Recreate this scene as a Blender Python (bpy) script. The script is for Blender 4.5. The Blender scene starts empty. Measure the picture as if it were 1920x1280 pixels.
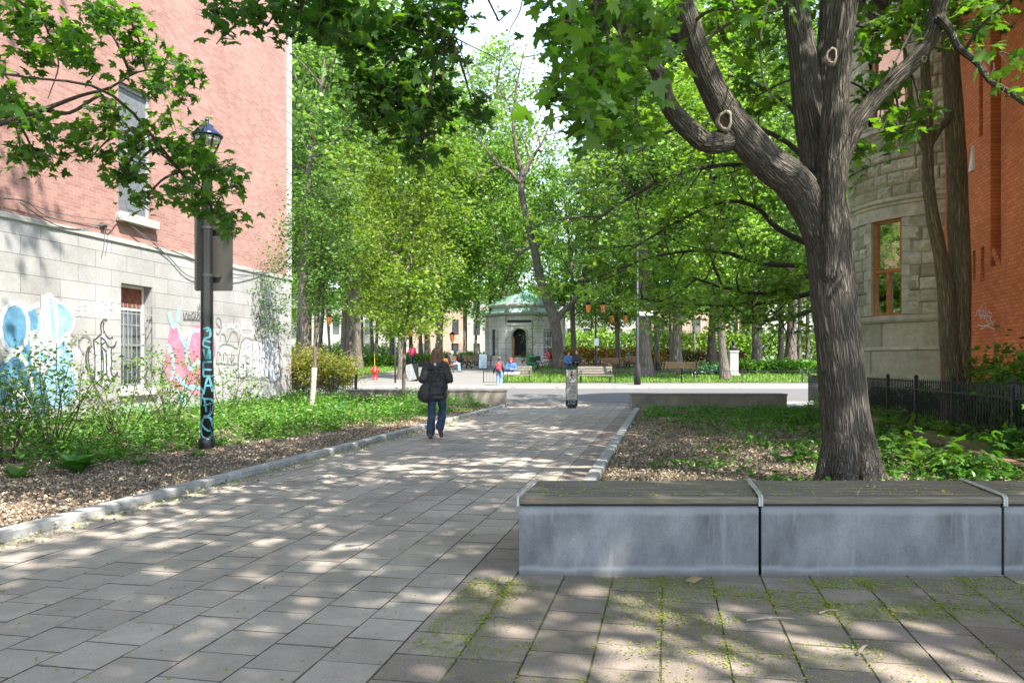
import bpy, math, random
import numpy as np
from mathutils import Vector, Matrix
from mathutils import noise as mnoise
# ------------------------------------------------------------------ camera, world, sun
sc = bpy.context.scene
COL = sc.collection
FPX, HZ, EYE = 1480.0, 682.0, 1.4
cam_d = bpy.data.cameras.new("camera"); cam = bpy.data.objects.new("camera", cam_d); COL.objects.link(cam)
cam.location = (0, 0, EYE); cam.rotation_euler = (math.radians(90), 0, 0)
cam_d.sensor_width = 36; cam_d.lens = 36*FPX/1920; cam_d.shift_y = (HZ-640)/1920
cam_d.clip_end = 3000; cam_d.clip_start = 0.05
sc.camera = cam
SUN_EL, SUN_AZ = math.radians(54), math.radians(141)
w = bpy.data.worlds.new("World"); sc.world = w; w.use_nodes = True
nt = w.node_tree; bg = nt.nodes["Background"]
sky = nt.nodes.new("ShaderNodeTexSky"); sky.sky_type = 'NISHITA'; sky.sun_disc = False
sky.sun_elevation = SUN_EL; sky.sun_rotation = SUN_AZ; sky.air_density = 1.0; sky.dust_density = 0.2; sky.ozone_density = 1.6
hsv = nt.nodes.new('ShaderNodeHueSaturation'); hsv.inputs['Saturation'].default_value = .68
nt.links.new(sky.outputs[0], hsv.inputs['Color']); nt.links.new(hsv.outputs[0], bg.inputs[0]); bg.inputs[1].default_value = 0.135
sd = bpy.data.lights.new("sun", 'SUN'); sd.energy = 3.15; sd.angle = math.radians(0.6); sd.color = (1.0, 0.95, 0.86)
sun = bpy.data.objects.new("sun", sd); COL.objects.link(sun)
sdir = Vector((math.sin(SUN_AZ)*math.cos(SUN_EL), math.cos(SUN_AZ)*math.cos(SUN_EL), math.sin(SUN_EL)))
sun.rotation_euler = (-sdir).to_track_quat('-Z', 'Y').to_euler(); sun.location = (0, 0, 60)
sc.view_settings.view_transform = 'Standard'; sc.view_settings.look = 'None'
sc.view_settings.exposure = 2.3; sc.view_settings.gamma = 1.0
sc.cycles.max_bounces = 8; sc.cycles.diffuse_bounces = 4; sc.cycles.transmission_bounces = 5
sc.cycles.use_denoising = True; sc.cycles.sample_clamp_indirect = 6
# ------------------------------------------------------------------ frames of reference
TH = math.atan(0.196); ST, CT = math.sin(TH), math.cos(TH)
D = Vector((ST, CT, 0)); E = Vector((CT, -ST, 0))
RZ = math.pi/2-TH                       # rotation whose local X runs along the path
def ab(a, b, z=0.0): return Vector((a*CT+b*ST, -a*ST+b*CT, z))
GP = [(-50, 0), (26, 0), (34, .30), (42, .6), (50, .92), (56, 1.12), (65, 1.25), (90, 1.3), (600, 1.35)]
def gz(Y): return float(np.interp(Y, [p[0] for p in GP], [p[1] for p in GP]))
def PX(px, py, Y): return Vector(((px-960)/FPX*Y, Y, EYE-(py-HZ)/FPX*Y))
def ground_at(px, py):                   # the point of the ground seen there
    lo, hi = 2.0, 400.0
    for _ in range(50):
        m = (lo+hi)/2
        if HZ+FPX*(EYE-gz(m))/m > py: lo = m
        else: hi = m
    return Vector(((px-960)/FPX*lo, lo, gz(lo)))
def wall_hit(px, py, a):                 # point on the vertical plane at lateral distance a, as path coordinates
    u = a/CT; Y = FPX*u/(px-1250.0); X = (px-960)/FPX*Y
    return (X*ST+Y*CT, EYE-(py-HZ)/FPX*Y)
# ------------------------------------------------------------------ materials
MATS = {}
def newmat(name):
    m = bpy.data.materials.new(name); m.use_nodes = True; MATS[name] = m
    nt = m.node_tree; return m, nt, nt.nodes["Principled BSDF"]
def N(nt, t, **kw):
    n = nt.nodes.new(t)
    for k, v in kw.items():
        if k[0] == '_': setattr(n, k[1:], v)
        else: n.inputs[k].default_value = v
    return n
def L(nt, a, b): nt.links.new(a, b)
def ramp(nt, fac, stops):
    r = nt.nodes.new("ShaderNodeValToRGB"); e = r.color_ramp.elements
    e[0].position, e[0].color = stops[0][0], (*stops[0][1], 1); e[1].position, e[1].color = stops[-1][0], (*stops[-1][1], 1)
    for p, c in stops[1:-1]:
        x = e.new(p); x.color = (*c, 1)
    L(nt, fac, r.inputs[0]); return r.outputs[0]
def mixc(nt, fac, a, b, mode='MIX'):
    m = nt.nodes.new("ShaderNodeMix"); m.data_type = 'RGBA'; m.blend_type = mode
    for s, v in ((m.inputs[0], fac), (m.inputs[6], a), (m.inputs[7], b)):
        if hasattr(v, 'links') or hasattr(v, 'is_output'): L(nt, v, s)
        elif isinstance(v, (int, float)): s.default_value = v
        else: s.default_value = (*v, 1)
    return m.outputs[2]
def noise_n(nt, vec, scale, detail=4, rough=.6):
    n = N(nt, "ShaderNodeTexNoise", Scale=scale, Detail=detail, Roughness=rough)
    if vec is not None: L(nt, vec, n.inputs['Vector'])
    return n.outputs[0]
def bump(nt, h, strength, dist, b, prev=None):
    n = N(nt, "ShaderNodeBump", Strength=strength, Distance=dist); L(nt, h, n.inputs['Height'])
    if prev is not None: L(nt, prev, n.inputs['Normal'])
    L(nt, n.outputs[0], b.inputs['Normal']); return n.outputs[0]
def objco(nt): return nt.nodes.new("ShaderNodeTexCoord").outputs['Object']
def geo(nt, which): return nt.nodes.new("ShaderNodeNewGeometry").outputs[which]
def flat(name, c, rough=.6, metal=0.0, var=.25, sc_=9, spec=.5, bmp=.15, emit=None):
    m, nt, b = newmat(name); b.inputs['Roughness'].default_value = rough; b.inputs['Metallic'].default_value = metal
    b.inputs['Specular IOR Level'].default_value = spec
    n = noise_n(nt, objco(nt), sc_, 6)
    L(nt, ramp(nt, n, [(.3, tuple(x*(1-var) for x in c)), (.7, tuple(min(1, x*(1+var)) for x in c))]), b.inputs['Base Color'])
    if bmp: bump(nt, noise_n(nt, objco(nt), sc_*6, 4), bmp, .01, b)
    if emit: b.inputs['Emission Color'].default_value = (*c, 1); b.inputs['Emission Strength'].default_value = emit
    return m
def leafmat(name, cols, trans=.42, tcol=1.6, rough=.45, rnd=.12):
    m, nt, b = newmat(name); out = nt.nodes["Material Output"]
    r = geo(nt, 'Random Per Island')
    c = ramp(nt, r, [(i/(len(cols)-1), k) for i, k in enumerate(cols)])
    oi = nt.nodes.new("ShaderNodeObjectInfo")
    hs = N(nt, "ShaderNodeHueSaturation"); L(nt, c, hs.inputs['Color'])
    mr = N(nt, "ShaderNodeMapRange"); L(nt, oi.outputs['Random'], mr.inputs[0]); mr.inputs[3].default_value = 1-rnd; mr.inputs[4].default_value = 1+rnd
    cl = N(nt, "ShaderNodeMapRange"); L(nt, noise_n(nt, objco(nt), .9, 3), cl.inputs[0]); cl.inputs[1].default_value = .3; cl.inputs[2].default_value = .7; cl.inputs[3].default_value = .68; cl.inputs[4].default_value = 1.25
    mm = N(nt, "ShaderNodeMath", _operation='MULTIPLY'); L(nt, mr.outputs[0], mm.inputs[0]); L(nt, cl.outputs[0], mm.inputs[1]); L(nt, mm.outputs[0], hs.inputs['Value'])
    mr2 = N(nt, "ShaderNodeMapRange"); L(nt, oi.outputs['Random'], mr2.inputs[0]); mr2.inputs[3].default_value = .5+.02; mr2.inputs[4].default_value = .5-.015
    L(nt, mr2.outputs[0], hs.inputs['Hue'])
    L(nt, hs.outputs[0], b.inputs['Base Color']); b.inputs['Roughness'].default_value = rough; b.inputs['Specular IOR Level'].default_value = .35
    t = nt.nodes.new("ShaderNodeBsdfTranslucent")
    tc = mixc(nt, 1.0, hs.outputs[0], (tcol*1.05, tcol*1.15, tcol*.35), 'MULTIPLY'); L(nt, tc, t.inputs[0])
    mx = nt.nodes.new("ShaderNodeMixShader"); mx.inputs[0].default_value = trans
    L(nt, b.outputs[0], mx.inputs[1]); L(nt, t.outputs[0], mx.inputs[2]); L(nt, mx.outputs[0], out.inputs[0])
    return m
M_leaf = leafmat("maple_leaf", [(.035, .085, .014), (.06, .14, .018), (.08, .165, .02), (.12, .21, .03)], .46, 1.85)
M_leafshade = leafmat("shaded_maple_leaf", [(.028, .065, .01), (.045, .1, .014), (.09, .15, .02)], .45, 1.8)  # maple leaf again, its colours darkened to stand for leaves in shade
M_bgleaf = leafmat("park_leaf", [(.055, .12, .02), (.12, .23, .03), (.18, .31, .045), (.27, .38, .08)], .42, 1.5)
M_bgleaf2 = leafmat("park_leaf_light", [(.08, .15, .04), (.14, .24, .06), (.21, .33, .09), (.3, .38, .15)], .42, 1.35)
M_yleaf = leafmat("yellow_green_leaf", [(.09, .16, .02), (.15, .24, .03), (.24, .3, .05)], .42, 1.35)
M_lleaf = leafmat("locust_leaf", [(.06, .13, .03), (.1, .2, .05), (.16, .27, .08)], .42, 1.35)
M_cover = leafmat("cover_leaf", [(.045, .12, .015), (.08, .2, .02), (.15, .3, .035)], .3, 1.4)
M_shrub = leafmat("shrub_leaf", [(.06, .13, .025), (.12, .22, .04), (.24, .32, .08)], .35, 1.4)
M_yew = leafmat("yew_leaf", [(.012, .04, .01), (.025, .07, .014), (.04, .1, .02)], .15, 1.3)
M_barb = leafmat("barberry_leaf", [(.3, .07, .02), (.42, .14, .04), (.3, .26, .04)], .4, 1.1)
M_hedge = leafmat("hedge_leaf", [(.13, .17, .03), (.2, .24, .04), (.3, .2, .06)], .4, 1.1)
M_grass = leafmat("grass_blade", [(.07, .15, .02), (.13, .24, .035), (.22, .33, .06)], .35, 1.3)
M_chip = leafmat("bark_chip", [(.08, .054, .036), (.2, .145, .1), (.35, .27, .19), (.5, .42, .31)], .05, .6, .8)
M_litter = leafmat("fallen_flower", [(.22, .2, .03), (.26, .3, .04), (.16, .26, .03)], .25, 1.0, .7)
def barkmat(name, c0, c1, sx=14, strength=.9, use_attr=True):
    m, nt, b = newmat(name); b.inputs['Roughness'].default_value = .92; b.inputs['Specular IOR Level'].default_value = .2
    if use_attr:
        at = nt.nodes.new("ShaderNodeAttribute"); at.attribute_name = "bark"; vec = at.outputs['Vector']
    else:
        mp = N(nt, "ShaderNodeMapping"); mp.inputs['Scale'].default_value = (1, 1, .16); L(nt, objco(nt), mp.inputs[0]); vec = mp.outputs[0]
    nd = N(nt, "ShaderNodeTexNoise", Scale=sx*.5, Detail=3); L(nt, vec, nd.inputs['Vector'])
    ad = N(nt, "ShaderNodeVectorMath", _operation='MULTIPLY_ADD'); L(nt, nd.outputs['Color'], ad.inputs[0]); ad.inputs[1].default_value = (.05, .05, .03); L(nt, vec, ad.inputs[2])
    wv = N(nt, "ShaderNodeTexVoronoi", _feature='DISTANCE_TO_EDGE', Scale=sx); L(nt, ad.outputs[0], wv.inputs['Vector'])
    n2 = noise_n(nt, vec, sx*3.2, 5, .7); n3 = noise_n(nt, objco(nt), 1.3, 3)
    c = ramp(nt, wv.outputs[0], [(.0, c0), (.1, tuple((x*.6+y*.4) for x, y in zip(c0, c1))), (.38, c1)])
    c = mixc(nt, .45, c, ramp(nt, n2, [(.3, c0), (.75, tuple(x*1.3 for x in c1))]))
    c = mixc(nt, .5, c, ramp(nt, n3, [(.35, (.75, .72, .66)), (.65, (1.25, 1.22, 1.2))]), 'MULTIPLY')
    L(nt, c, b.inputs['Base Color'])
    p = bump(nt, ramp(nt, wv.outputs[0], [(0, (0, 0, 0)), (.3, (1, 1, 1))]), strength, .03, b); bump(nt, n2, .5, .01, b, p)
    return m
M_bark = barkmat("maple_bark", (.014, .012, .010), (.175, .15, .128), 42, 1.0)
M_bark2 = barkmat("shaggy_bark", (.035, .026, .016), (.26, .21, .14), 30)
M_bgbark = barkmat("park_bark", (.045, .036, .03), (.2, .17, .145), 9, .7, False)
M_twig = flat("twig_bark", (.05, .035, .025), .9)
M_palebark = flat("pale_bark", (.42, .38, .31), .9, var=.4, sc_=14)
def wallmat(name, cols, mortar, bw, rh, ms, stain=.35, bmp=.5, rough=.9, axis='xz', patch=None):
    m, nt, b = newmat(name); b.inputs['Roughness'].default_value = rough; b.inputs['Specular IOR Level'].default_value = .25
    sp = nt.nodes.new("ShaderNodeSeparateXYZ"); oc = objco(nt); L(nt, oc, sp.inputs[0])
    cb = nt.nodes.new("ShaderNodeCombineXYZ"); L(nt, sp.outputs[0 if axis[0] == 'x' else 1], cb.inputs[0]); L(nt, sp.outputs[2], cb.inputs[1])
    br = nt.nodes.new("ShaderNodeTexBrick"); L(nt, cb.outputs[0], br.inputs['Vector'])
    br.inputs['Scale'].default_value = 1; br.inputs['Brick Width'].default_value = bw; br.inputs['Row Height'].default_value = rh
    br.inputs['Mortar Size'].default_value = ms; br.inputs['Mortar Smooth'].default_value = .2; br.inputs['Bias'].default_value = 0
    br.inputs['Color1'].default_value = (*cols[0], 1); br.inputs['Color2'].default_value = (*cols[1], 1); br.inputs['Mortar'].default_value = (*mortar, 1)
    n1 = noise_n(nt, oc, .55, 6, .6); n2 = noise_n(nt, oc, 22, 5, .7)
    c = mixc(nt, stain, br.outputs[0], ramp(nt, n1, [(.3, (.55, .5, .46)), (.7, (1.25, 1.25, 1.25))]), 'MULTIPLY')
    c = mixc(nt, .5, c, ramp(nt, n2, [(.25, (.7, .7, .7)), (.75, (1.25, 1.25, 1.25))]), 'MULTIPLY')
    if patch:
        n4 = noise_n(nt, oc, patch[1], 5); c = mixc(nt, ramp(nt, n4, [(.52, (0, 0, 0)), (.66, (1, 1, 1))]), c, patch[0])
    L(nt, c, b.inputs['Base Color'])
    iv = N(nt, "ShaderNodeMath", _operation='SUBTRACT'); iv.inputs[0].default_value = 1; L(nt, br.outputs['Fac'], iv.inputs[1])
    p = bump(nt, iv.outputs[0], bmp, .012, b); bump(nt, n2, .25, .01, b, p)
    return m
M_pink = wallmat("pink_brick", [(.345, .2, .168), (.27, .142, .12)], (.40, .26, .22), .26, .085, .005, .35)
M_lime = wallmat("grey_limestone_ashlar", [(.37, .365, .355), (.31, .305, .297)], (.15, .145, .135), 1.15, .42, .007, .6, .6)
M_red = wallmat("red_brick", [(.78, .25, .085), (.62, .17, .06)], (.42, .15, .07), .22, .075, .008, .45)
M_stone = flat("dressed_stone", (.36, .35, .32), .85, var=.2, sc_=5)
M_tan = flat("tan_dressed_stone", (.47, .43, .32), .88, var=.3, sc_=4)
def tintmat(name, bmp=.4):
    m, nt, b = newmat(name); b.inputs['Roughness'].default_value = .92; b.inputs['Specular IOR Level'].default_value = .2
    at = nt.nodes.new("ShaderNodeAttribute"); at.attribute_name = "tint"
    n = noise_n(nt, objco(nt), 6, 8, .7); c = mixc(nt, .6, at.outputs['Color'], ramp(nt, n, [(.3, (.6, .6, .58)), (.7, (1.3, 1.3, 1.3))]), 'MULTIPLY')
    L(nt, c, b.inputs['Base Color']); bump(nt, noise_n(nt, objco(nt), 14, 8, .7), bmp, .04, b); return m
M_tint = tintmat("rough_ashlar")
def pavemat(name, c0, c1, moss=0.0, speck=.25):
    m, nt, b = newmat(name); b.inputs['Roughness'].default_value = .85; b.inputs['Specular IOR Level'].default_value = .3
    r = geo(nt, 'Random Per Island'); oc = objco(nt)
    c = ramp(nt, r, [(0, c0), (.5, tuple((x+y)/2 for x, y in zip(c0, c1))), (1, c1)])
    c = mixc(nt, .7, c, ramp(nt, noise_n(nt, oc, .9, 6), [(.32, (.66, .64, .61)), (.68, (1.2, 1.19, 1.17))]), 'MULTIPLY')
    c = mixc(nt, speck*2, c, ramp(nt, noise_n(nt, oc, 130, 3, .8), [(.35, (.6, .6, .6)), (.5, (1, 1, 1)), (.68, (1.45, 1.42, 1.4))]), 'MULTIPLY')
    c = mixc(nt, .5, c, ramp(nt, noise_n(nt, oc, 9, 8, .75), [(.33, (.72, .7, .68)), (.5, (1, 1, 1)), (.7, (1.12, 1.12, 1.12))]), 'MULTIPLY')
    if moss: 
        f = ramp(nt, noise_n(nt, oc, 1.7, 8, .7), [(.5, (0, 0, 0)), (.68, (moss, moss, moss))]); c = mixc(nt, f, c, (.15, .14, .06))
    L(nt, c, b.inputs['Base Color']); bump(nt, noise_n(nt, oc, 90, 5, .8), .5, .004, b); return m
M_paveA = pavemat("grey_paver", (.33, .285, .25), (.395, .347, .305))
M_paveB = pavemat("exposed_aggregate_paver", (.25, .205, .18), (.32, .265, .235), 0, .45)
M_paveC = pavemat("weathered_paver", (.185, .155, .13), (.245, .205, .178), .35, .45)
M_joint = flat("paver_joint", (.12, .1, .08), .95, var=.5, sc_=14)
M_jointmoss = flat("mossy_joint", (.1, .09, .045), .95, var=.6, sc_=9)
M_kerb = flat("kerb_concrete", (.3, .295, .285), .85, var=.3, sc_=6)
M_earth = flat("mulch_earth", (.15, .11, .08), .95, var=.6, sc_=12, bmp=.8)
M_lawn = flat("lawn_soil", (.12, .19, .04), .95, var=.45, sc_=1.5, bmp=.6)
M_asph = flat("street_asphalt", (.105, .1, .097), .9, var=.12, sc_=3)
M_side = flat("sidewalk_concrete", (.17, .158, .146), .9, var=.15, sc_=2)
M_moss = flat("mossy_soil", (.16, .17, .04), .95, var=.6, sc_=12, bmp=.8)
M_border = wallmat("brick_edging", [(.24, .13, .09), (.16, .1, .075)], (.1, .09, .06), .07, .3, .006, .5)
M_black = flat("black_paint", (.012, .013, .014), .35, var=.3, sc_=18, bmp=.05)
M_iron = flat("black_iron", (.016, .016, .018), .5, .2, var=.3, sc_=18)
M_alu = flat("grey_aluminium", (.05, .048, .042), .5, .3, var=.12, sc_=4, bmp=.03)
M_white = flat("white_paint", (.78, .78, .76), .6, var=.06)
M_glassd = flat("dark_window_glass", (.05, .06, .07), .08, var=.4, sc_=1, spec=.8, bmp=0)
M_wframe = flat("grey_window_frame", (.30, .31, .33), .5, var=.1)
M_orangewood = flat("varnished_window_wood", (.42, .15, .03), .35, var=.25, sc_=5)
M_oldwood = flat("peeling_red_wood", (.2, .06, .035), .8, var=.5, sc_=10)
M_copper = flat("green_copper", (.42, .68, .58), .7, var=.25, sc_=3)
M_orange = flat("orange_lamp_glass", (.85, .28, .06), .3, var=.1)
M_hyd = flat("red_hydrant_paint", (.6, .02, .015), .4, var=.15)
M_yellow = flat("yellow_paint", (.7, .6, .05), .5)
M_skin = flat("skin", (.55, .31, .22), .6, var=.05, bmp=0)
M_hairbr = flat("auburn_hair", (.11, .05, .026), .5, var=.6, sc_=25)
M_hairred = flat("red_dyed_hair", (.6, .02, .015), .5, var=.2)
M_hairgr = flat("grey_hair", (.45, .43, .4), .6)
M_jacket = flat("black_quilted_jacket", (.014, .012, .016), .55, var=.5, sc_=9, bmp=.9)
M_bag = flat("black_bag_cloth", (.022, .019, .02), .7, var=.4, sc_=30)
M_jeans = flat("dark_blue_jeans", (.02, .04, .085), .8, var=.5, sc_=8, bmp=.8)
M_ltjeans = flat("light_blue_jeans", (.2, .3, .45), .8, var=.3, sc_=20)
M_shoe = flat("brown_shoe", (.09, .06, .04), .6)
M_hoodie = flat("grey_black_jersey", (.06, .06, .07), .8)
M_redbag = flat("red_nylon", (.6, .03, .05), .5, var=.15)
M_blue = flat("blue_cloth", (.05, .12, .3), .8)
M_cream = flat("cream_cloth", (.6, .55, .48), .85)
M_pinkc = flat("crimson_cloth", (.5, .04, .1), .8)
M_signface = flat("beige_sign_face", (.46, .41, .36), .5, var=.04, bmp=0)
M_ink = flat("black_ink", (.02, .02, .02), .6, bmp=0)
M_green = flat("green_bin_paint", (.07, .3, .1), .5, var=.15)
M_benchwood = flat("brown_bench_wood", (.22, .12, .06), .7, var=.35, sc_=12)
M_benchor = flat("orange_bench_wood", (.42, .15, .05), .7, var=.3, sc_=12)
M_benchgr = flat("weathered_grey_wood", (.2, .17, .14), .8, var=.3, sc_=12)
M_bronze = flat("dark_bronze", (.02, .02, .02), .5, .6)
M_facade = wallmat("pale_facade", [(.45, .44, .41), (.38, .37, .35)], (.45, .44, .42), 1.2, .4, .01, .3)
M_facade2 = wallmat("pink_facade", [(.5, .33, .28), (.42, .28, .24)], (.4, .35, .3), .5, .2, .01, .3)
M_stump = flat("cut_branch_wood", (.24, .2, .15), .9, var=.3, sc_=20)
M_scarrot = flat("rotten_heartwood", (.06, .035, .02), .95, var=.5, sc_=30)
def slatmat():
    m, nt, b = newmat("weathered_dark_slat"); b.inputs['Roughness'].default_value = .75
    mp = N(nt, "ShaderNodeMapping"); mp.inputs['Scale'].default_value = (1.2, 22, 22); L(nt, objco(nt), mp.inputs[0])
    n = noise_n(nt, mp.outputs[0], 2.5, 8, .7); n2 = noise_n(nt, objco(nt), 3.5, 6)
    c = ramp(nt, n, [(.3, (.06, .047, .036)), (.55, (.16, .13, .1)), (.75, (.3, .255, .2))])
    c = mixc(nt, ramp(nt, n2, [(.5, (0, 0, 0)), (.7, (.6, .6, .6))]), c, (.13, .115, .06)); L(nt, c, b.inputs['Base Color'])
    bump(nt, n, .7, .006, b); return m
M_slat = slatmat()
def concmat():
    m, nt, b = newmat("blue_grey_concrete"); b.inputs['Roughness'].default_value = .75; oc = objco(nt)
    mp = N(nt, "ShaderNodeMapping"); mp.inputs['Scale'].default_value = (2.2, 2.2, 1.1); L(nt, oc, mp.inputs[0])
    c = ramp(nt, noise_n(nt, mp.outputs[0], 1.4, 8, .65), [(.34, (.09, .09, .097)), (.5, (.145, .148, .16)), (.66, (.21, .215, .228))])
    c = mixc(nt, .6, c, ramp(nt, noise_n(nt, oc, 160, 3, .8), [(.34, (.6, .6, .6)), (.5, (1, 1, 1)), (.7, (1.3, 1.3, 1.3))]), 'MULTIPLY')
    v = nt.nodes.new("ShaderNodeTexVoronoi"); v.inputs['Scale'].default_value = 55; L(nt, oc, v.inputs['Vector'])
    c = mixc(nt, ramp(nt, v.outputs['Distance'], [(.08, (.7, .7, .7)), (.14, (0, 0, 0))]), c, (.1, .1, .1))
    sp = nt.nodes.new("ShaderNodeSeparateXYZ"); L(nt, oc, sp.inputs[0]); nz = noise_n(nt, oc, 5, 6)
    zz = N(nt, "ShaderNodeMath", _operation='MULTIPLY_ADD'); L(nt, nz, zz.inputs[0]); zz.inputs[1].default_value = .06; L(nt, sp.outputs[2], zz.inputs[2])
    c = mixc(nt, ramp(nt, zz.outputs[0], [(0, (.5, .5, .5)), (.075, (.6, .6, .6)), (.1, (0, 0, 0)), (.42, (0, 0, 0)), (.445, (.55, .55, .55))]), c, (.27, .28, .3))
    c = mixc(nt, ramp(nt, zz.outputs[0], [(.0, (.8, .8, .8)), (.05, (.5, .5, .5)), (.07, (0, 0, 0))]), c, (.07, .065, .05))
    mp2 = N(nt, "ShaderNodeMapping"); mp2.inputs['Scale'].default_value = (9, 9, .7); L(nt, oc, mp2.inputs[0])
    c = mixc(nt, ramp(nt, noise_n(nt, mp2.outputs[0], 1.5, 6), [(.56, (0, 0, 0)), (.7, (.5, .5, .5))]), c, (.26, .265, .28))
    L(nt, c, b.inputs['Base Color']); bump(nt, noise_n(nt, oc, 80, 6, .7), .35, .004, b); return m
M_conc = concmat()
M_planter = flat("brown_grey_concrete", (.24, .21, .18), .85, var=.3, sc_=2.5)
# ------------------------------------------------------------------ mesh helpers
def link(o, parent=None):
    COL.objects.link(o)
    if parent is not None: o.parent = parent
    return o
class MB:
    def __init__(s): s.v = []; s.f = []; s.n = 0
    def add(s, V, F):
        V = np.asarray(V, float).reshape(-1, 3); s.v.append(V); s.f += [tuple(i+s.n for i in f) for f in F]; s.n += len(V); return s
    def box(s, c, size, rz=0.0, bev=0.0, ax=None):
        hx, hy, hz = [x/2 for x in size]
        if bev <= 0:
            P = [(sx*hx, sy*hy, sz*hz) for sz in (-1, 1) for sx, sy in ((-1, -1), (1, -1), (1, 1), (-1, 1))]
            F = [(3, 2, 1, 0), (4, 5, 6, 7), (0, 1, 5, 4), (1, 2, 6, 5), (2, 3, 7, 6), (3, 0, 4, 7)]
        else:
            P, F = [], []
            b = min(bev, hx*.9, hy*.9, hz*.9)
            for z, k in ((-hz, 1), (-hz+b, 0), (hz-b, 0), (hz, 1)):
                for sx, sy in ((-1, -1), (1, -1), (1, 1), (-1, 1)):
                    P.append((sx*(hx-k*b), sy*(hy-k*b), z))
            F = [(3, 2, 1, 0), (12, 13, 14, 15)]
            for r in range(3):
                for i in range(4): F.append((r*4+i, r*4+(i+1) % 4, r*4+4+(i+1) % 4, r*4+4+i))
        P = np.array(P)
        if ax is not None: P = P @ np.array(ax)         # rows = local axes
        elif rz: cz, sz_ = math.cos(rz), math.sin(rz); P = P @ np.array([(cz, sz_, 0), (-sz_, cz, 0), (0, 0, 1)])
        return s.add(P+np.array(c), F)
    def bar(s, p0, p1, w, h=None, bev=0):
        p0, p1 = Vector(p0), Vector(p1); d = p1-p0; l = d.length; d.normalize()
        up = Vector((0, 0, 1)) if abs(d.z) < .95 else Vector((0, 1, 0))
        y = up.cross(d).normalized(); z = d.cross(y)
        return s.box((p0+p1)/2, (l, w, h or w), ax=[d, y, z], bev=bev)
    def tube(s, pts, rad, n=8, caps=True):
        pts = [Vector(p) for p in pts]; m = len(pts)
        if not hasattr(rad, '__len__'): rad = [rad]*m
        ref = None; V = []
        for i, p in enumerate(pts):
            t = (pts[min(i+1, m-1)]-pts[max(i-1, 0)])
            t = t.normalized() if t.length > 1e-9 else Vector((0, 0, 1))
            if ref is None: ref = Vector((1, 0, 0)) if abs(t.x) < .8 else Vector((0, 1, 0))
            x = (ref-t*ref.dot(t)).normalized(); y = t.cross(x); ref = x
            for k in range(n):
                a = 2*math.pi*k/n; V.append(p+(x*math.cos(a)+y*math.sin(a))*rad[i])
        F = [(i*n+k, i*n+(k+1) % n, (i+1)*n+(k+1) % n, (i+1)*n+k) for i in range(m-1) for k in range(n)]
        if caps: F += [tuple(range(n-1, -1, -1)), tuple((m-1)*n+k for k in range(n))]
        return s.add(V, F)
    def capsule(s, p0, p1, r0, r1=None, n=12):
        r1 = r0 if r1 is None else r1; p0, p1 = Vector(p0), Vector(p1); d = p1-p0; l = d.length; d = d.normalized() if l > 1e-6 else Vector((0, 0, 1))
        P, R = [], []
        for a in (-88, -60, -30, 0): P.append(p0+d*(r0*math.sin(math.radians(a)))); R.append(r0*math.cos(math.radians(a)))
        for a in (0, 30, 60, 88): P.append(p1+d*(r1*math.sin(math.radians(a)))); R.append(r1*math.cos(math.radians(a)))
        return s.tube(P, R, n)
    def ellip(s, c, r, n=14, m=9, rot=None):
        V = []; 
        for i in range(m):
            a = math.pi*(i+.5)/m
            for k in range(n):
                b = 2*math.pi*k/n; p = Vector((r[0]*math.sin(a)*math.cos(b), r[1]*math.sin(a)*math.sin(b), -r[2]*math.cos(a)))
                V.append((rot @ p if rot else p)+Vector(c))
        F = [(i*n+k, i*n+(k+1) % n, (i+1)*n+(k+1) % n, (i+1)*n+k) for i in range(m-1) for k in range(n)]
        F += [tuple(range(n-1, -1, -1)), tuple((m-1)*n+k for k in range(n))]
        return s.add(V, F)
    def lathe(s, prof, c=(0, 0, 0), n=20, a0=0.0):
        V = [(c[0]+r*math.cos(a0+2*math.pi*k/n), c[1]+r*math.sin(a0+2*math.pi*k/n), c[2]+z) for r, z in prof for k in range(n)]
        m = len(prof); F = [(i*n+k, i*n+(k+1) % n, (i+1)*n+(k+1) % n, (i+1)*n+k) for i in range(m-1) for k in range(n)]
        F += [tuple(range(n-1, -1, -1)), tuple((m-1)*n+k for k in range(n))]
        return s.add(V, F)
    def quad(s, *p): return s.add(p, [tuple(range(len(p)))])
    def build(s, name, mat, parent=None, smooth=False, loc=None, rz=None):
        me = bpy.data.meshes.new(name); V = np.concatenate(s.v) if s.v else np.zeros((0, 3))
        me.from_pydata(V.tolist(), [], s.f); me.update()
        if smooth: me.polygons.foreach_set('use_smooth', [True]*len(me.polygons))
        me.materials.append(mat); o = bpy.data.objects.new(name, me); link(o, parent)
        if loc is not None: o.location = loc
        if rz is not None: o.rotation_euler = (0, 0, rz)
        return o
def fast_mesh(name, V, F, smooth=False):
    me = bpy.data.meshes.new(name); n, k = F.shape
    me.vertices.add(len(V)); me.vertices.foreach_set('co', np.ascontiguousarray(V, np.float32).ravel())
    me.loops.add(n*k); me.loops.foreach_set('vertex_index', F.astype(np.int32).ravel())
    me.polygons.add(n); me.polygons.foreach_set('loop_start', np.arange(0, n*k, k, dtype=np.int32))
    me.polygons.foreach_set('loop_total', np.full(n, k, np.int32))
    me.polygons.foreach_set('use_smooth', np.full(n, bool(smooth)))
    me.update(calc_edges=True); me.validate(); return me
def mobj(name, me, mat, parent=None):
    if not me.materials: me.materials.append(mat)
    return link(bpy.data.objects.new(name, me), parent)
def thing(name, label, cat, loc=(0, 0, 0), rz=0.0, group=None):
    o = bpy.data.objects.new(name, None); o.empty_display_size = .1; link(o); o.location = loc; o.rotation_euler = (0, 0, rz)
    return tag(o, label, cat, group)
def tag(o, label, cat, group=None, kind=None):
    o['label'] = label; o['category'] = cat
    if group: o['group'] = group
    if kind: o['kind'] = kind
    return o
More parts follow.
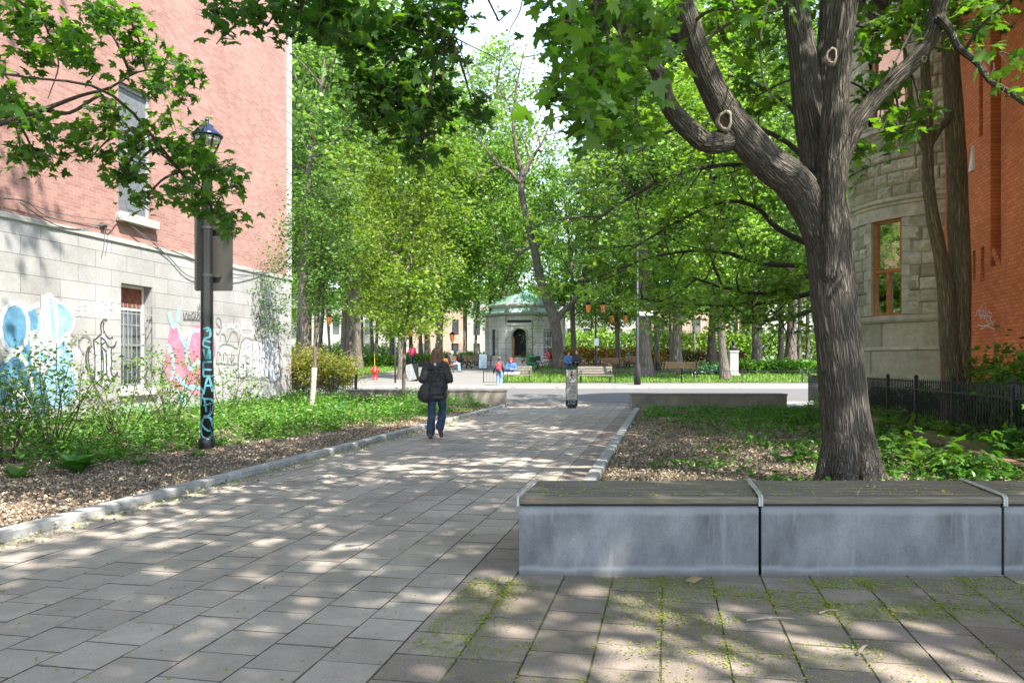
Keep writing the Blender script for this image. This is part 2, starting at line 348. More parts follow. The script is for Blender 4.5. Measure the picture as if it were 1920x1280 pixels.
def struct(o): o['kind'] = 'structure'; return o
def copy_tree(o, parent=None):
    c = o.copy(); COL.objects.link(c); c.parent = parent
    for ch in [x for x in list(o.children)]: copy_tree(ch, c)
    return c
def dup(root, label, loc, rz=0.0, s=None):
    c = copy_tree(root); c['label'] = label; c.location = loc; c.rotation_euler = (0, 0, rz)
    if s is not None: c.scale = (s, s, s) if not hasattr(s, '__len__') else s
    return c
def remeshed(mb, name, voxel, smooth_it=4, fac=.5):
    me = bpy.data.meshes.new("t"); me.from_pydata(np.concatenate(mb.v).tolist(), [], mb.f); me.update()
    o = bpy.data.objects.new("t", me); COL.objects.link(o)
    r = o.modifiers.new("r", 'REMESH'); r.mode = 'VOXEL'; r.voxel_size = voxel; r.use_smooth_shade = True
    if smooth_it: q = o.modifiers.new("s", 'SMOOTH'); q.factor = fac; q.iterations = smooth_it
    dg = bpy.context.evaluated_depsgraph_get(); dg.update()
    out = bpy.data.meshes.new_from_object(o.evaluated_get(dg)); out.name = name
    bpy.data.objects.remove(o); bpy.data.meshes.remove(me); out.materials.clear()
    return out
# ------------------------------------------------------------------ leaves
_h = [(0, 0), (.30, -.13), (.30, .05), (.62, .06), (.80, .36), (.52, .33), (.29, .40), (.42, .66), (.22, .64), (0, 1.0)]
_o = np.array(_h+[(-x, y) for x, y in _h[-2:0:-1]])
def _fan(o, cy):
    V = np.vstack([[0, cy], o]); V = np.column_stack([V, -.22*np.abs(V[:, 0])-.16*V[:, 1]**2]); n = len(o)
    return V, np.array([(0, 1+i, 1+(i+1) % n) for i in range(n)])
MAPLE = _fan(_o, .32)
_h2 = [(0, 0), (.55, .0), (.62, .45), (.28, .42), (0, 1.0)]
MAPLE_S = _fan(np.array(_h2+[(-x, y) for x, y in _h2[-2:0:-1]]), .3)
OVAL = (np.array([(0, 0, 0), (.34, .35, .06), (.26, .75, .03), (0, 1, -.08), (-.26, .75, .03), (-.34, .35, .06)]), np.array([(0, 1, 2), (0, 2, 3), (0, 3, 4), (0, 4, 5)]))
RHOMB = (np.array([(0, 0, 0), (.42, .45, .08), (0, 1, 0), (-.42, .5, .08)]), np.array([(0, 1, 2), (0, 2, 3)]))
BLADE = (np.array([(-.07, 0, 0), (.07, 0, 0), (.04, .6, .12), (0, 1, .35)]), np.array([(0, 1, 2), (0, 2, 3)]))
def leaf_arrays(rng, P, size, tmpl, tilt=.55, droop=.35, up=1.0, tip=None):
    n = len(P); V0, F0 = tmpl
    nr = rng.normal(0, tilt, (n, 3)); nr[:, 2] += up; nr /= np.linalg.norm(nr, axis=1)[:, None]
    if tip is None:
        a = rng.uniform(0, 2*np.pi, n); tip = np.column_stack([np.cos(a), np.sin(a), -np.full(n, droop)+rng.normal(0, .25, n)])
    t = tip-nr*np.sum(tip*nr, 1)[:, None]; t /= np.linalg.norm(t, axis=1)[:, None]+1e-9
    s = np.cross(t, nr)*rng.uniform(.75, 1.1, n)[:, None]; crl = rng.uniform(-.4, 2.6, n)[:, None, None]; sz = np.broadcast_to(size, n)[:, None, None]
    V = P[:, None, :]+sz*(V0[None, :, 0, None]*s[:, None, :]+V0[None, :, 1, None]*t[:, None, :]+V0[None, :, 2, None]*crl*nr[:, None, :])
    F = F0[None]+(np.arange(n)*len(V0))[:, None, None]
    return V.reshape(-1, 3), F.reshape(-1, 3)
def leaf_obj(name, rng, P, size, tmpl, mat, parent=None, **kw):
    V, F = leaf_arrays(rng, np.asarray(P, float), size, tmpl, **kw)
    return mobj(name, fast_mesh(name, V, F), mat, parent)
def smoothline(pts, n=5):
    P = [Vector(p) for p in pts]; P = [P[0]*2-P[1]]+P+[P[-1]*2-P[-2]]; out = []
    for i in range(1, len(P)-2):
        for k in range(n):
            t = k/n; a, b, c, d = P[i-1:i+3]
            out.append(.5*((2*b)+(c-a)*t+(2*a-5*b+4*c-d)*t*t+(3*b-a-3*c+d)*t**3))
    out.append(P[-2]); return out
def lerp_r(r, m): return list(np.interp(np.linspace(0, len(r)-1, m), range(len(r)), r))
# skeletons: a list of (points, radii)
def wob(rng, start, dr, length, k, curl=.18, lift=0.0):
    pts = [Vector(start)]; d = Vector(dr).normalized()
    for i in range(k):
        d = (d+Vector(rng.normal(0, curl, 3))+Vector((0, 0, lift))).normalized(); pts.append(pts[-1]+d*(length/k))
    return pts, d
def crown_from(rng, limbs, twig_len=1.1, per=5, n_leaf=22, spread=.34, r0=.05, lift=.02, tubes=True, sub=4, flatten=.45):
    """side branches and leaf positions round the outer part of every limb"""
    seg, leaves = [], []
    for pts, length in limbs:
        m = len(pts)
        for j in range(per):
            f = .3+.7*(j+rng.uniform())/per; i = min(int(f*(m-1)), m-2); p = pts[i].lerp(pts[i+1], f*(m-1)-i)
            d = (pts[i+1]-pts[i]).normalized(); side = Vector(rng.normal(0, 1, 3)); side = (side-d*side.dot(d)).normalized()
            q, _ = wob(rng, p, d*.7+side*1.0+Vector((0, 0, lift)), length*rng.uniform(.6, 1.15), 4, .2)
            seg.append((q, [r0, r0*.75, r0*.5, r0*.35, r0*.2]))
            for _k in range(sub):
                h = rng.uniform(.25, 1); ii = min(int(h*4), 3); p2 = q[ii].lerp(q[ii+1], h*4-ii)
                dd = (q[ii+1]-q[ii]).normalized()+Vector(rng.normal(0, .7, 3)); t, _ = wob(rng, p2, dd, twig_len*rng.uniform(.5, 1.1), 2, .2)
                seg.append((t, [r0*.22, r0*.15, r0*.08]))
                for e in range(n_leaf):
                    g = rng.uniform(.15, 1.1); b = t[0].lerp(t[2], g); o = rng.normal(0, spread, 3); o[2] *= flatten; leaves.append((b.x+o[0], b.y+o[1], b.z+o[2]))
    return seg, np.array(leaves)
def add_segs(mb, segs, n=5, rs=1.0, rmin=0.0):
    for q, r in segs: mb.tube(q, [max(x*rs, rmin) for x in r], n, caps=False)
rs = np.random.default_rng(7)
# ================================================================== GROUND
def sheet(name, mat, xs, ys, z=0.0, bumpy=0.0, fn=None, seed=0):
    X, Y = np.meshgrid(xs, ys); Z = np.interp(Y, [p[0] for p in GP], [p[1] for p in GP])+z
    if bumpy:
        Z = Z+bumpy*np.array([[mnoise.noise(Vector((x*1.1, y*1.1, seed)))+.6*mnoise.noise(Vector((x*5, y*5, seed))) for x in xs] for y in ys])
    if fn is not None: X, Y, Z = fn(X, Y, Z)
    V = np.column_stack([X.ravel(), Y.ravel(), Z.ravel()]); n, m = len(ys), len(xs)
    i = np.arange(n*m).reshape(n, m); F = np.stack([i[:-1, :-1], i[:-1, 1:], i[1:, 1:], i[1:, :-1]], -1).reshape(-1, 4)
    return struct(mobj(name, fast_mesh(name, V, F, True), mat))
YS = np.concatenate([np.linspace(-60, 26, 10), np.linspace(28, 70, 24), np.array([80, 100, 150, 300, 900, 2500])])
sheet("ground", M_lawn, np.linspace(-2500, 2500, 41), YS, -.06)
# path frame sheet helper: a = across, b = along
def absheet(name, mat, a0, a1, b0, b1, z, bumpy=0.0, step=.5, seed=0):
    A, B = np.arange(a0, a1+step*.5, step), np.arange(b0, b1+step*.5, step)
    A[-1] = a1; B[-1] = b1
    G = np.array([[ab(a, b, 0)[:] for a in A] for b in B])
    Z = np.interp(G[..., 1], [p[0] for p in GP], [p[1] for p in GP])+z
    if bumpy: Z = Z+bumpy*np.array([[mnoise.noise(Vector((a*.9, b*.9, seed)))+.5*mnoise.noise(Vector((a*4, b*4, seed))) for a in A] for b in B])
    V = np.column_stack([G[..., 0].ravel(), G[..., 1].ravel(), Z.ravel()]); n, m = len(B), len(A)
    i = np.arange(n*m).reshape(n, m); F = np.stack([i[:-1, :-1], i[:-1, 1:], i[1:, 1:], i[1:, :-1]], -1).reshape(-1, 4)
    return struct(mobj(name, fast_mesh(name, V, F, True), mat))
aL, aR = -5.10, -.93
absheet("path_bed", M_joint, aL-.05, -.95, -8, 27.6, -.006)
absheet("square_bed", M_jointmoss, -.95, 14, -8, 9, -.006)
absheet("left_planting_bed", M_earth, -13.86, aL-.1, -8, 26.6, .05, .05, .14, 3)
absheet("right_planting_bed", M_earth, aR+.1, 4.2, 6.02, 24.4, .04, .05, .12, 5)
absheet("raised_yard", M_moss, 4.3, 6.55, 3.0, 26.5, .2, .03, .16, 8)
# pavers: one mesh per zone, every tile a real slab with a chamfer
def pavers(name, mat, ca0, ncol, b0, b1, seed, test=None, gap=.003):
    r = np.random.default_rng(seed); V, F = [], []; T = .317; k = 0
    for c in range(ncol):
        a = ca0+c*T; off = (.5 if c % 2 else 0)*T+r.uniform(-.02, .02)
        nb = int((b1-b0)/T)
        for j in range(nb):
            b = b0+off+j*T
            p = ab(a+T/2, b+T/2)
            if test and not test(a+T/2, b+T/2, p): continue
            h = r.uniform(-.0018, .0018)+gz(p.y); g = gap*r.uniform(.7, 1.3); ch = .002; tx, ty = r.normal(0, .0018, 2)
            for (q, z) in ((g, -.012), (g+ch, 0)):
                for sa, sb in ((0, 0), (1, 0), (1, 1), (0, 1)):
                    x = a+(q if sa == 0 else T-q); y = b+(q if sb == 0 else T-q)
                    P = ab(x, y, h+z+tx*(sa-.5)+ty*(sb-.5)); V.append(P[:])
            F += [(k+4, k+5, k+6, k+7)]+[(k+i, k+(i+1) % 4, k+4+(i+1) % 4, k+4+i) for i in range(4)]; k += 8
    o = struct(mobj(name, fast_mesh(name, np.array(V), np.array(F)), mat)); o.data.materials.append(M_joint)
    o.data.polygons.foreach_set('material_index', np.tile(np.array([0, 1, 1, 1, 1], np.int32), len(F)//5)); return o
def inA(a, b, p): return p.y < 27.35
pavers("path_paving", M_paveA, aL, 12, -3, 29, 1, inA)
pavers("path_edge_paving", M_paveB, aL+12*.317, 1, -3, 29, 2, inA, .004)
pavers("square_paving", M_paveC, aL+13*.317, 26, -3, 8, 3, lambda a, b, p: p.y < 5.9, .0035)
# street, far kerb, sidewalk, plaza, lawn
def band(name, mat, x0, x1, y0, y1, z, nx=30, ny=8): return sheet(name, mat, np.linspace(x0, x1, nx), np.linspace(y0, y1, ny), z)
band("near_sidewalk", M_side, -60, 90, 25.9, 27.5, -.02)
band("street", M_asph, -120, 200, 27.5, 34.6, 0.0)
band("far_sidewalk", M_side, -120, 200, 34.8, 36.9, .10)
mb = MB()
for i in range(64):
    x = -60+i*2.0; mb.box((x+1, 34.68, gz(34.7)+.03), (1.985, .26, .17), bev=.03)
struct(mb.build("far_kerb", M_kerb))
mb = MB()
for i in range(40):
    x = -60+i*2.0
    if -3 < x+1 < 6: continue
    mb.box((x+1, 27.5, gz(27.5)-.03), (1.985, .2, .12), bev=.02)
struct(mb.build("near_kerb", M_kerb))
def plaza_fn(X, Y, Z):
    t = np.clip((Y-36.9)/(60-36.9), 0, 1); lo = np.interp(Y, [36.9, 41, 48, 60, 70], [-16, -9.6, -7.8, -6.8, -7]); hi = np.interp(Y, [36.9, 44, 56, 61, 70], [-.4, -.6, -.4, 3.0, 4.0])
    u = (X-X.min())/(X.max()-X.min()); return lo+(hi-lo)*u, Y, Z
sheet("park_plaza", M_side, np.linspace(0, 1, 14), np.linspace(36.9, 75, 22), .03, fn=plaza_fn)
band("park_path", M_side, 3.5, 60, 49.5, 52.5, .02, 30, 6)
band("park_earth_path", M_earth, -22, -7.5, 40.2, 42.3, .015, 12, 5)
def kerbline(name, a, b0, b1, wdt=.15, hgt=.13, seg=1.0, wob_=0.0):
    mb = MB(); b = b0; i = 0
    while b < b1-.01:
        l = min(seg, b1-b); p = ab(a+math.sin(i*1.7)*wob_, b+l/2)
        mb.box((p.x, p.y, gz(p.y)+hgt/2-.06), (l-.005, wdt, hgt+.12), rz=RZ, bev=.014); b += l; i += 1
    return struct(mb.build(name, M_kerb))
kerbline("left_kerb", aL-.08, -4, 25.2, .15, .085, 1.2)
kerbline("right_kerb", aR+.075, 5.9, 23.6, .15, .11, 1.2)
# ================================================================== LEFT BUILDING
uL = -14.1; aW = uL*CT
cb_ = wall_hit(545, 700, aW)[0]               # far corner
lb = thing("brick_building", "pink brick building with graffiti on its grey stone base, left of the path", "building", ab(aW, cb_, 0), RZ)
def Lx(px): return wall_hit(px, 700, aW)[0]-cb_
def Lz(px, py): return wall_hit(px, py, aW)[1]
def wallholes(mb, x0, x1, z0, z1, holes, depth=.3, y=0.0):
    xs = sorted({x0, x1, *[h[0] for h in holes], *[h[1] for h in holes]}); zs = sorted({z0, z1, *[h[2] for h in holes], *[h[3] for h in holes]})
    xs = [x for x in xs if x0 <= x <= x1]; zs = [z for z in zs if z0 <= z <= z1]
    for i in range(len(xs)-1):
        for j in range(len(zs)-1):
            cx, cz = (xs[i]+xs[i+1])/2, (zs[j]+zs[j+1])/2
            if any(h[0] < cx < h[1] and h[2] < cz < h[3] for h in holes): continue
            mb.quad((xs[i], y, zs[j]), (xs[i+1], y, zs[j]), (xs[i+1], y, zs[j+1]), (xs[i], y, zs[j+1]))
    for h in holes:
        d = h[4] if len(h) > 4 else depth; a, b, c, e = max(h[0], x0), min(h[1], x1), max(h[2], z0), min(h[3], z1)
        if a >= b or c >= e: continue
        mb.quad((a, y, c), (a, y, e), (a, y+d, e), (a, y+d, c)); mb.quad((b, y, c), (b, y+d, c), (b, y+d, e), (b, y, e))
        if c > z0+.001: mb.quad((a, y, c), (a, y+d, c), (b, y+d, c), (b, y, c))
        if e < z1-.001: mb.quad((a, y, e), (b, y, e), (b, y+d, e), (a, y+d, e))
        if len(h) > 5 and h[5]: mb.quad((a, y+d, c), (b, y+d, c), (b, y+d, e), (a, y+d, e))
HS = 4.50
w1 = (Lx(225), Lx(284), Lz(225, 729), Lz(225, 530))
w2 = (Lx(222), Lx(284), Lz(222, 398), Lz(222, 150))
mb = MB(); wallholes(mb, -32, -.34, HS, 17, [w2+(.22,)]); 
mb.quad((-.34, 0, HS), (-.34, 0, 17), (-.34, 0, 17), (-.34, 0, HS)) if 0 else None
mb.box((-16, 4.4, 8.2), (31.0, 7.9, 16.0)); mb.build("brick_wall", M_pink, lb)
mb = MB(); wallholes(mb, -32, 0, -.2, HS, [w1+(.33,)], y=-.03); mb.quad((0, -.03, -.2), (0, 8, -.2), (0, 8, HS), (0, -.03, HS)); mb.build("stone_base", M_lime, lb)
mb = MB(); mb.box((-16.0, -.0, HS+.06), (32.1, .14, .13), bev=.02); mb.build("ledge", M_stone, lb)
mb = MB(); z = HS+.13; i = 0
while z < 17:
    h = .62 if i % 2 else .34; wd = .36 if i % 2 else .36
    mb.box((-wd/2+.03, .3, z+h/2), (wd+.0, .66, h-.012), bev=.012); z += h; i += 1
mb.build("quoin", M_stone, lb)
# red brick end wall, the return beyond the corner
def window(parent, x0, x1, z0, z1, y, fw=.06, mull=(), trans=(), fm=None, gm=None, name="window"):
    fm = fm or M_wframe; gm = gm or M_glassd
    mb = MB(); 
    mb.box(((x0+x1)/2, y, z0+fw/2), (x1-x0, .06, fw)); mb.box(((x0+x1)/2, y, z1-fw/2), (x1-x0, .06, fw))
    mb.box((x0+fw/2, y, (z0+z1)/2), (fw, .06, z1-z0-2*fw)); mb.box((x1-fw/2, y, (z0+z1)/2), (fw, .06, z1-z0-2*fw))
    for t in trans: mb.box(((x0+x1)/2, y-.004, t), (x1-x0-2*fw, .05, fw*.8))
    for m, za, zb in mull: mb.box((m, y-.008, (za+zb)/2), (fw*.7, .045, zb-za))
    f = mb.build("window", fm, parent)
    MB().box(((x0+x1)/2, y+.015, (z0+z1)/2), (x1-x0-fw, .01, z1-z0-fw)).build("pane", gm, f)
    return f
f1 = window(lb, w1[0], w1[1], w1[2], w1[3]-.0, .27, .07, [], [w1[2]+1.15, w1[2]+2.1], M_white)
MB().box(((w1[0]+w1[1])/2, .255, w1[3]-.33), (w1[1]-w1[0]-.16, .02, .5)).build("window_board", M_oldwood, f1)
mb = MB()
for k in range(5): mb.box((w1[0]+.22+k*.2, .31, w1[2]+.62), (.13, .02, 1.05+.1*math.sin(k*2)))
mb.build("curtain", flat("brown_curtain", (.3, .17, .1), .9, var=.4), f1)
mb = MB(); nb = 7; x0, x1 = w1[0]+.04, w1[1]-.04; zt = w1[3]-.52
for k in range(nb+1):
    x = x0+(x1-x0)*k/nb; o = .02*math.sin(k*2.3)
    mb.tube([(x, -.06, w1[2]+.03), (x+o, -.07, w1[2]+1.2), (x-o*.4, -.06, zt+.05*math.sin(k*3.1))], .011, 6)
for z in (w1[2]+.12, w1[2]+.75, w1[2]+1.15, zt-.25, zt-.55): mb.bar((x0-.03, -.045, z), (x1+.03, -.045, z), .02, .03)
for x in (x0, x1): mb.bar((x, -.05, zt-.3), (x, .1, zt-.3), .02); mb.bar((x, -.05, w1[2]+.15), (x, .1, w1[2]+.15), .02)
mb.build("window_grille", flat("galvanised_bars", (.27, .27, .27), .5, .3, bmp=0), f1)
MB().box(((w1[0]+w1[1])/2, .02, w1[2]-.1), (w1[1]-w1[0]+.22, .34, .2), bev=.02).build("sill", M_stone, f1)
f2 = window(lb, w2[0], w2[1], w2[2], w2[3], .12, .09, [], [(w2[2]+w2[3])/2], M_wframe, flat("pale_blind_glass", (.13, .135, .15), .25, bmp=0))
MB().box(((w2[0]+w2[1])/2, .0, w2[2]-.12), (w2[1]-w2[0]+.2, .36, .22), bev=.015).build("sill", M_stone, f2)
# another pair of windows further along towards the camera (outside the frame at the left)
for xx in (-22.0, -27.5):
    pass
# --- graffiti: flat paint on the stone, drawn in wall coordinates
def G5(x, y): return (x/4.923, 540+y/4.923)
def G4(x, y): return (340+x/4.268, 560+y/4.268)
def G2(x, y): return (x/2.667, 480+y/2.667)
PAINT = {}
def paint(name, c):
    if name not in PAINT:
        m = flat("spray_"+name, c, .85, var=.25, sc_=3, bmp=.05); PAINT[name] = m; nt = m.node_tree
        L(nt, ramp(nt, noise_n(nt, objco(nt), 11, 8, .75), [(.3, (.45,)*3), (.55, (.93,)*3)]), nt.nodes["Principled BSDF"].inputs['Alpha'])
    return PAINT[name]
_lay = [0]
def wl(p): return (Lx(p[0]), Lz(p[0], p[1]))
def stroke_mesh(mb, pts2, wd, y, sm=4, closed=False):
    if closed: pts2 = pts2+[pts2[0]]
    P = smoothline([(p[0], 0, p[1]) for p in pts2], sm) if len(pts2) > 2 else [Vector((p[0], 0, p[1])) for p in pts2]
    V = []
    for i, p in enumerate(P):
        t = (P[min(i+1, len(P)-1)]-P[max(i-1, 0)]).normalized(); nrm = Vector((-t.z, 0, t.x)); ww = wd*(.5+.08*math.sin(i*1.3))
        V += [(p+nrm*ww)[:], (p-nrm*ww)[:]]
    V = np.array(V); V[:, 1] = y; mb.add(V, [(2*i, 2*i+1, 2*i+3, 2*i+2) for i in range(len(P)-1)])
def graf(name, parent, col, strokes=(), fills=(), G=G5, wd=.04, conv=wl, y0=-.033, sm=4):
    _lay[0] += 1; y = y0-.0012*(_lay[0] % 14); mb = MB()
    for s in fills:
        P = [conv(G(*p)) for p in s]; P3 = smoothline([(p[0], 0, p[1]) for p in P+[P[0]]], 3)[:-1]
        c = sum((Vector(p) for p in P3), Vector())/len(P3); V = [(c.x, y, c.z)]+[(p.x, y, p.z) for p in P3]; n = len(P3)
        mb.add(V, [(0, 1+i, 1+(i+1) % n) for i in range(n)])
    for s in strokes:
        stroke_mesh(mb, [conv(G(*p)) for p in s], wd, y-.0005, sm)
    return mb.build(name, col, parent)
def ell(cx, cy, rx, ry, n=14, a0=0): return [(cx+rx*math.cos(2*math.pi*i/n+a0), cy+ry*math.sin(2*math.pi*i/n+a0)) for i in range(n)]
DB, LB, WH, GY, DK = paint("dark_blue", (.09, .25, .38)), paint("light_blue", (.26, .48, .64)), paint("white", (.6, .62, .62)), paint("grey", (.2, .18, .18)), paint("black", (.045, .042, .045))
PK, CY, SL, GN = paint("pink", (.6, .18, .27)), paint("cyan", (.3, .62, .68)), paint("silver", (.52, .52, .53)), paint("mint", (.45, .68, .5))
graf("graffiti", lb, DB, [], [ell(120, 360, 125, 215), ell(110, 870, 165, 250), [(225, 200), (300, 165), (345, 330), (385, 640), (330, 900), (240, 950), (160, 700), (230, 480)], [(250, 800), (420, 900), (440, 1180), (280, 1200)]])
graf("graffiti", lb, LB, [], [[(370, 180), (500, 110), (640, 200), (668, 320), (590, 430), (620, 560), (735, 590), (640, 680), (690, 800), (700, 950), (620, 1080), (470, 1090), (390, 900), (340, 640), (330, 350)]])
graf("graffiti", lb, WH, [ell(120, 360, 130, 222)+[(250, 360)], ell(440, 350, 72, 285)+[(512, 350)], [(480, 110), (580, 150), (655, 240), (660, 350), (600, 440), (500, 530)], [(600, 440), (620, 560), (735, 590), (640, 670)], [(20, 680), (120, 610), (220, 680), (270, 820), (290, 980)], [(640, 720), (690, 820), (700, 960)], [(320, 640), (380, 690), (470, 690), (545, 570)], [(230, 200), (350, 150)]], wd=.10)
graf("graffiti", lb, WH, [[(400, 60), (425, 300), (440, 600)], [(330, 600), (310, 400), (295, 540), (330, 720), (420, 760)], [(90, 1040), (170, 940), (220, 1100)]], wd=.2)
graf("graffiti", lb, WH, [[(735, 150), (700, 160), (690, 190), (735, 200), (730, 240), (690, 250)], [(785, 150), (745, 160), (748, 205), (745, 258), (790, 238)], [(748, 205), (785, 195)], [(800, 240), (800, 150)], [(800, 150), (860, 235)], [(860, 235), (860, 130)], [(880, 130), (885, 222), (925, 190), (920, 140), (880, 128)], [(950, 142), (1010, 130)], [(1010, 130), (960, 195)], [(960, 195), (1035, 185)], [(1062, 100), (1040, 200), (1020, 290)]], wd=.05, sm=3)
graf("graffiti", lb, SL, [], [[(925, 420), (985, 462), (1030, 458), (965, 505), (1010, 548), (1012, 780), (1050, 810), (960, 950), (870, 870), (858, 800), (850, 490)], [(930, 330), (950, 300), (940, 360), (985, 455), (925, 420)]])
graf("graffiti", lb, DK, [[(975, 300), (945, 292), (918, 335), (925, 420)], [(945, 310), (940, 380), (985, 462), (1032, 455)], [(848, 490), (925, 422)], [(850, 490), (862, 640), (860, 850)], [(918, 450), (922, 640), (922, 890)], [(918, 455), (960, 490), (922, 525)], [(960, 490), (985, 540), (1040, 540), (1062, 490)], [(1012, 560), (1015, 680), (1012, 780), (1040, 815), (1075, 775)], [(925, 540), (968, 590)], [(968, 600), (972, 790), (1000, 865)], [(1060, 805), (1010, 870), (962, 955)], [(835, 532), (795, 560), (780, 650), (800, 770), (850, 880), (930, 1035)], [(815, 550), (800, 620), (815, 740), (860, 850), (955, 935)], [(930, 570), (940, 700), (935, 850)], [(935, 800), (975, 790)]], wd=.052, sm=3)
graf("graffiti", lb, GY, [[(640, 425), (685, 450), (680, 490), (640, 530), (655, 560)], [(765, 615), (725, 560), (715, 500), (755, 445), (805, 455), (825, 500), (815, 545)]], wd=.06)
graf("graffiti", lb, GN, [[(1150, 1110), (1160, 1190), (1190, 1100), (1210, 1190), (1240, 1110)], [(1250, 1190), (1290, 1090), (1330, 1190)]], [[(1120, 1080), (1340, 1075), (1350, 1200), (1150, 1215)]], wd=.05)
graf("graffiti", lb, PK, [], [[(845, 350), (880, 335), (905, 380), (915, 520), (905, 660), (850, 640), (815, 560), (830, 430)], [(925, 420), (960, 350), (1010, 350), (1060, 400), (1070, 500), (1020, 560), (1040, 640), (980, 700), (925, 640), (915, 520)]], G=G2)
graf("graffiti", lb, CY, [[(835, 280), (855, 350), (880, 345), (905, 420), (930, 450), (950, 380), (990, 370)], [(870, 600), (930, 650), (1000, 660)], [(880, 680), (960, 780), (1040, 760)], [(890, 250), (880, 330)], [(925, 430), (935, 560), (1000, 520), (1060, 500)], [(830, 440), (860, 520), (850, 620)]], G=G2, wd=.13)
graf("graffiti", lb, DK, [[(5, 110), (15, 160), (30, 105), (38, 160)], [(50, 110), (45, 160), (65, 150)], [(50, 135), (62, 128)], [(90, 105), (70, 130), (78, 165), (95, 150), (84, 138)], [(100, 100), (102, 150), (120, 150), (118, 95)], [(140, 110), (124, 125), (142, 145), (125, 168)], [(2, 165), (70, 168), (140, 172)], [(120, 60), (128, 95)], [(135, 40), (138, 90)]], G=G4, wd=.03, sm=3)
graf("graffiti", lb, GY, [[(268, 270), (290, 280), (310, 220), (300, 160), (275, 150), (270, 190), (300, 230)], [(300, 330), (310, 280), (340, 290), (350, 340)], [(350, 370), (375, 300), (400, 260), (435, 280), (450, 370)], [(270, 520), (285, 400), (330, 360), (390, 370), (440, 390), (462, 280)], [(270, 510), (300, 515), (430, 520), (445, 440)], [(425, 580), (430, 640), (400, 700)]], G=G4, wd=.042)
graf("graffiti", lb, DK, [[(290, 500+0), (300, 430), (315, 500)], [(330, 500), (330, 440), (350, 440), (345, 500)], [(365, 440), (362, 530), (380, 470), (395, 530), (395, 430)], [(405, 500), (420, 470), (410, 450), (405, 510), (430, 515)]], G=G4, wd=.028, sm=3)
graf("graffiti", lb, WH, [[(340, 200), (320, 215), (350, 240), (325, 250)], [(365, 240), (368, 200), (385, 225), (400, 195), (405, 240)], ell(435, 225, 22, 26)+[(457, 225)], [(475, 160), (478, 240)], [(510, 190), (480, 220), (515, 245)], [(560, 200), (530, 210), (535, 235), (560, 245)], ell(520, 250, 50, 48)+[(570, 250)], [(345, 260), (345, 268)]], G=G4, wd=.05)
graf("graffiti", lb, WH, [[(555+25*i, 790-8*i), (560+25*i, 730), (575+25*i, 780)] for i in range(11)], G=G4, wd=.035)
graf("graffiti", lb, DK, [[(615, 140), (580, 160), (590, 190), (612, 170)], [(590, 190), (600, 250), (625, 240)], ell(640, 185, 16, 26)+[(656, 185)], [(665, 230), (668, 155), (690, 170), (672, 195), (695, 225)], [(700, 105), (705, 160)], [(680, 240), (700, 190), (725, 210), (712, 240)], [(725, 150), (728, 200), (738, 150), (745, 200)], [(745, 160), (775, 145), (780, 180), (740, 275), (780, 270)]], G=G4, wd=.028, sm=3)
MO = [(462, 400), (475, 350), (510, 315), (555, 330), (590, 330), (625, 345), (640, 320), (680, 305), (712, 345), (745, 350), (752, 390), (792, 405), (772, 440), (800, 500), (792, 600), (750, 660), (690, 655), (650, 630), (600, 640), (560, 622), (520, 618), (480, 640), (450, 590), (452, 480)]
graf("graffiti", lb, SL, [], [MO], G=G4)
graf("graffiti", lb, GY, [MO+[MO[0]]], G=G4, wd=.075)
graf("graffiti", lb, DK, [[(490, 420), (515, 360), (512, 600), (480, 620)], [(515, 400), (540, 390), (540, 560), (555, 620)], [(480, 470), (500, 460), (520, 560)], [(560, 350), (562, 480), (555, 600)], [(610, 350), (618, 500), (610, 610)], [(580, 420), (580, 540), (595, 540), (590, 430), (580, 420)], [(640, 330), (640, 420), (625, 600)], [(655, 480), (635, 470), (630, 500), (650, 520)], [(690, 330), (665, 430), (660, 560)], [(735, 370), (705, 440), (690, 510), (690, 640)], [(780, 405), (740, 440), (722, 520)], [(680, 640), (690, 600), (695, 650)], [(770, 450), (745, 480), (735, 520)], [(740, 550), (760, 520), (775, 560), (745, 600), (735, 560)], [(748, 600), (775, 595)], [(480, 530), (495, 560)], [(495, 530), (480, 560)]], G=G4, wd=.028, sm=3)
graf("graffiti", lb, GY, [[(805+9*i, 470), (808+9*i, 430), (812+9*i, 465)] for i in range(6)], G=G4, wd=.018, sm=2)
# cables on the wall
def cable(mb, pts, r=.012, off=.1):
    P = [Vector((Lx(x), -off-.03*math.sin(i*2), Lz(x, y))) for i, (x, y) in enumerate(pts)]; mb.tube(smoothline(P, 5), r, 5)
mb = MB()
cable(mb, [(0, 373), (40, 378), (75, 402), (120, 415), (190, 422), (215, 408)]); cable(mb, [(0, 371), (30, 377), (90, 396), (150, 408), (205, 414)], .009)
cable(mb, [(30, 380), (75, 412), (120, 428), (160, 428), (190, 420)], .014)
cable(mb, [(215, 408), (260, 440), (310, 480), (355, 520), (430, 521), (490, 512), (520, 500), (543, 470)], .014); cable(mb, [(218, 405), (270, 450), (320, 470), (400, 500), (470, 506), (530, 498)], .009)
cable(mb, [(190, 420), (191, 450), (188, 485)], .01, .05); cable(mb, [(195, 418), (197, 450), (195, 480)], .008, .05); cable(mb, [(215, 408), (219, 395), (216, 385)], .008, .05)
mb.box((Lx(190), -.06, Lz(190, 422)), (.16, .1, .1)); mb.build("wall_cable", flat("cable_grey", (.12, .115, .11), .8), lb)
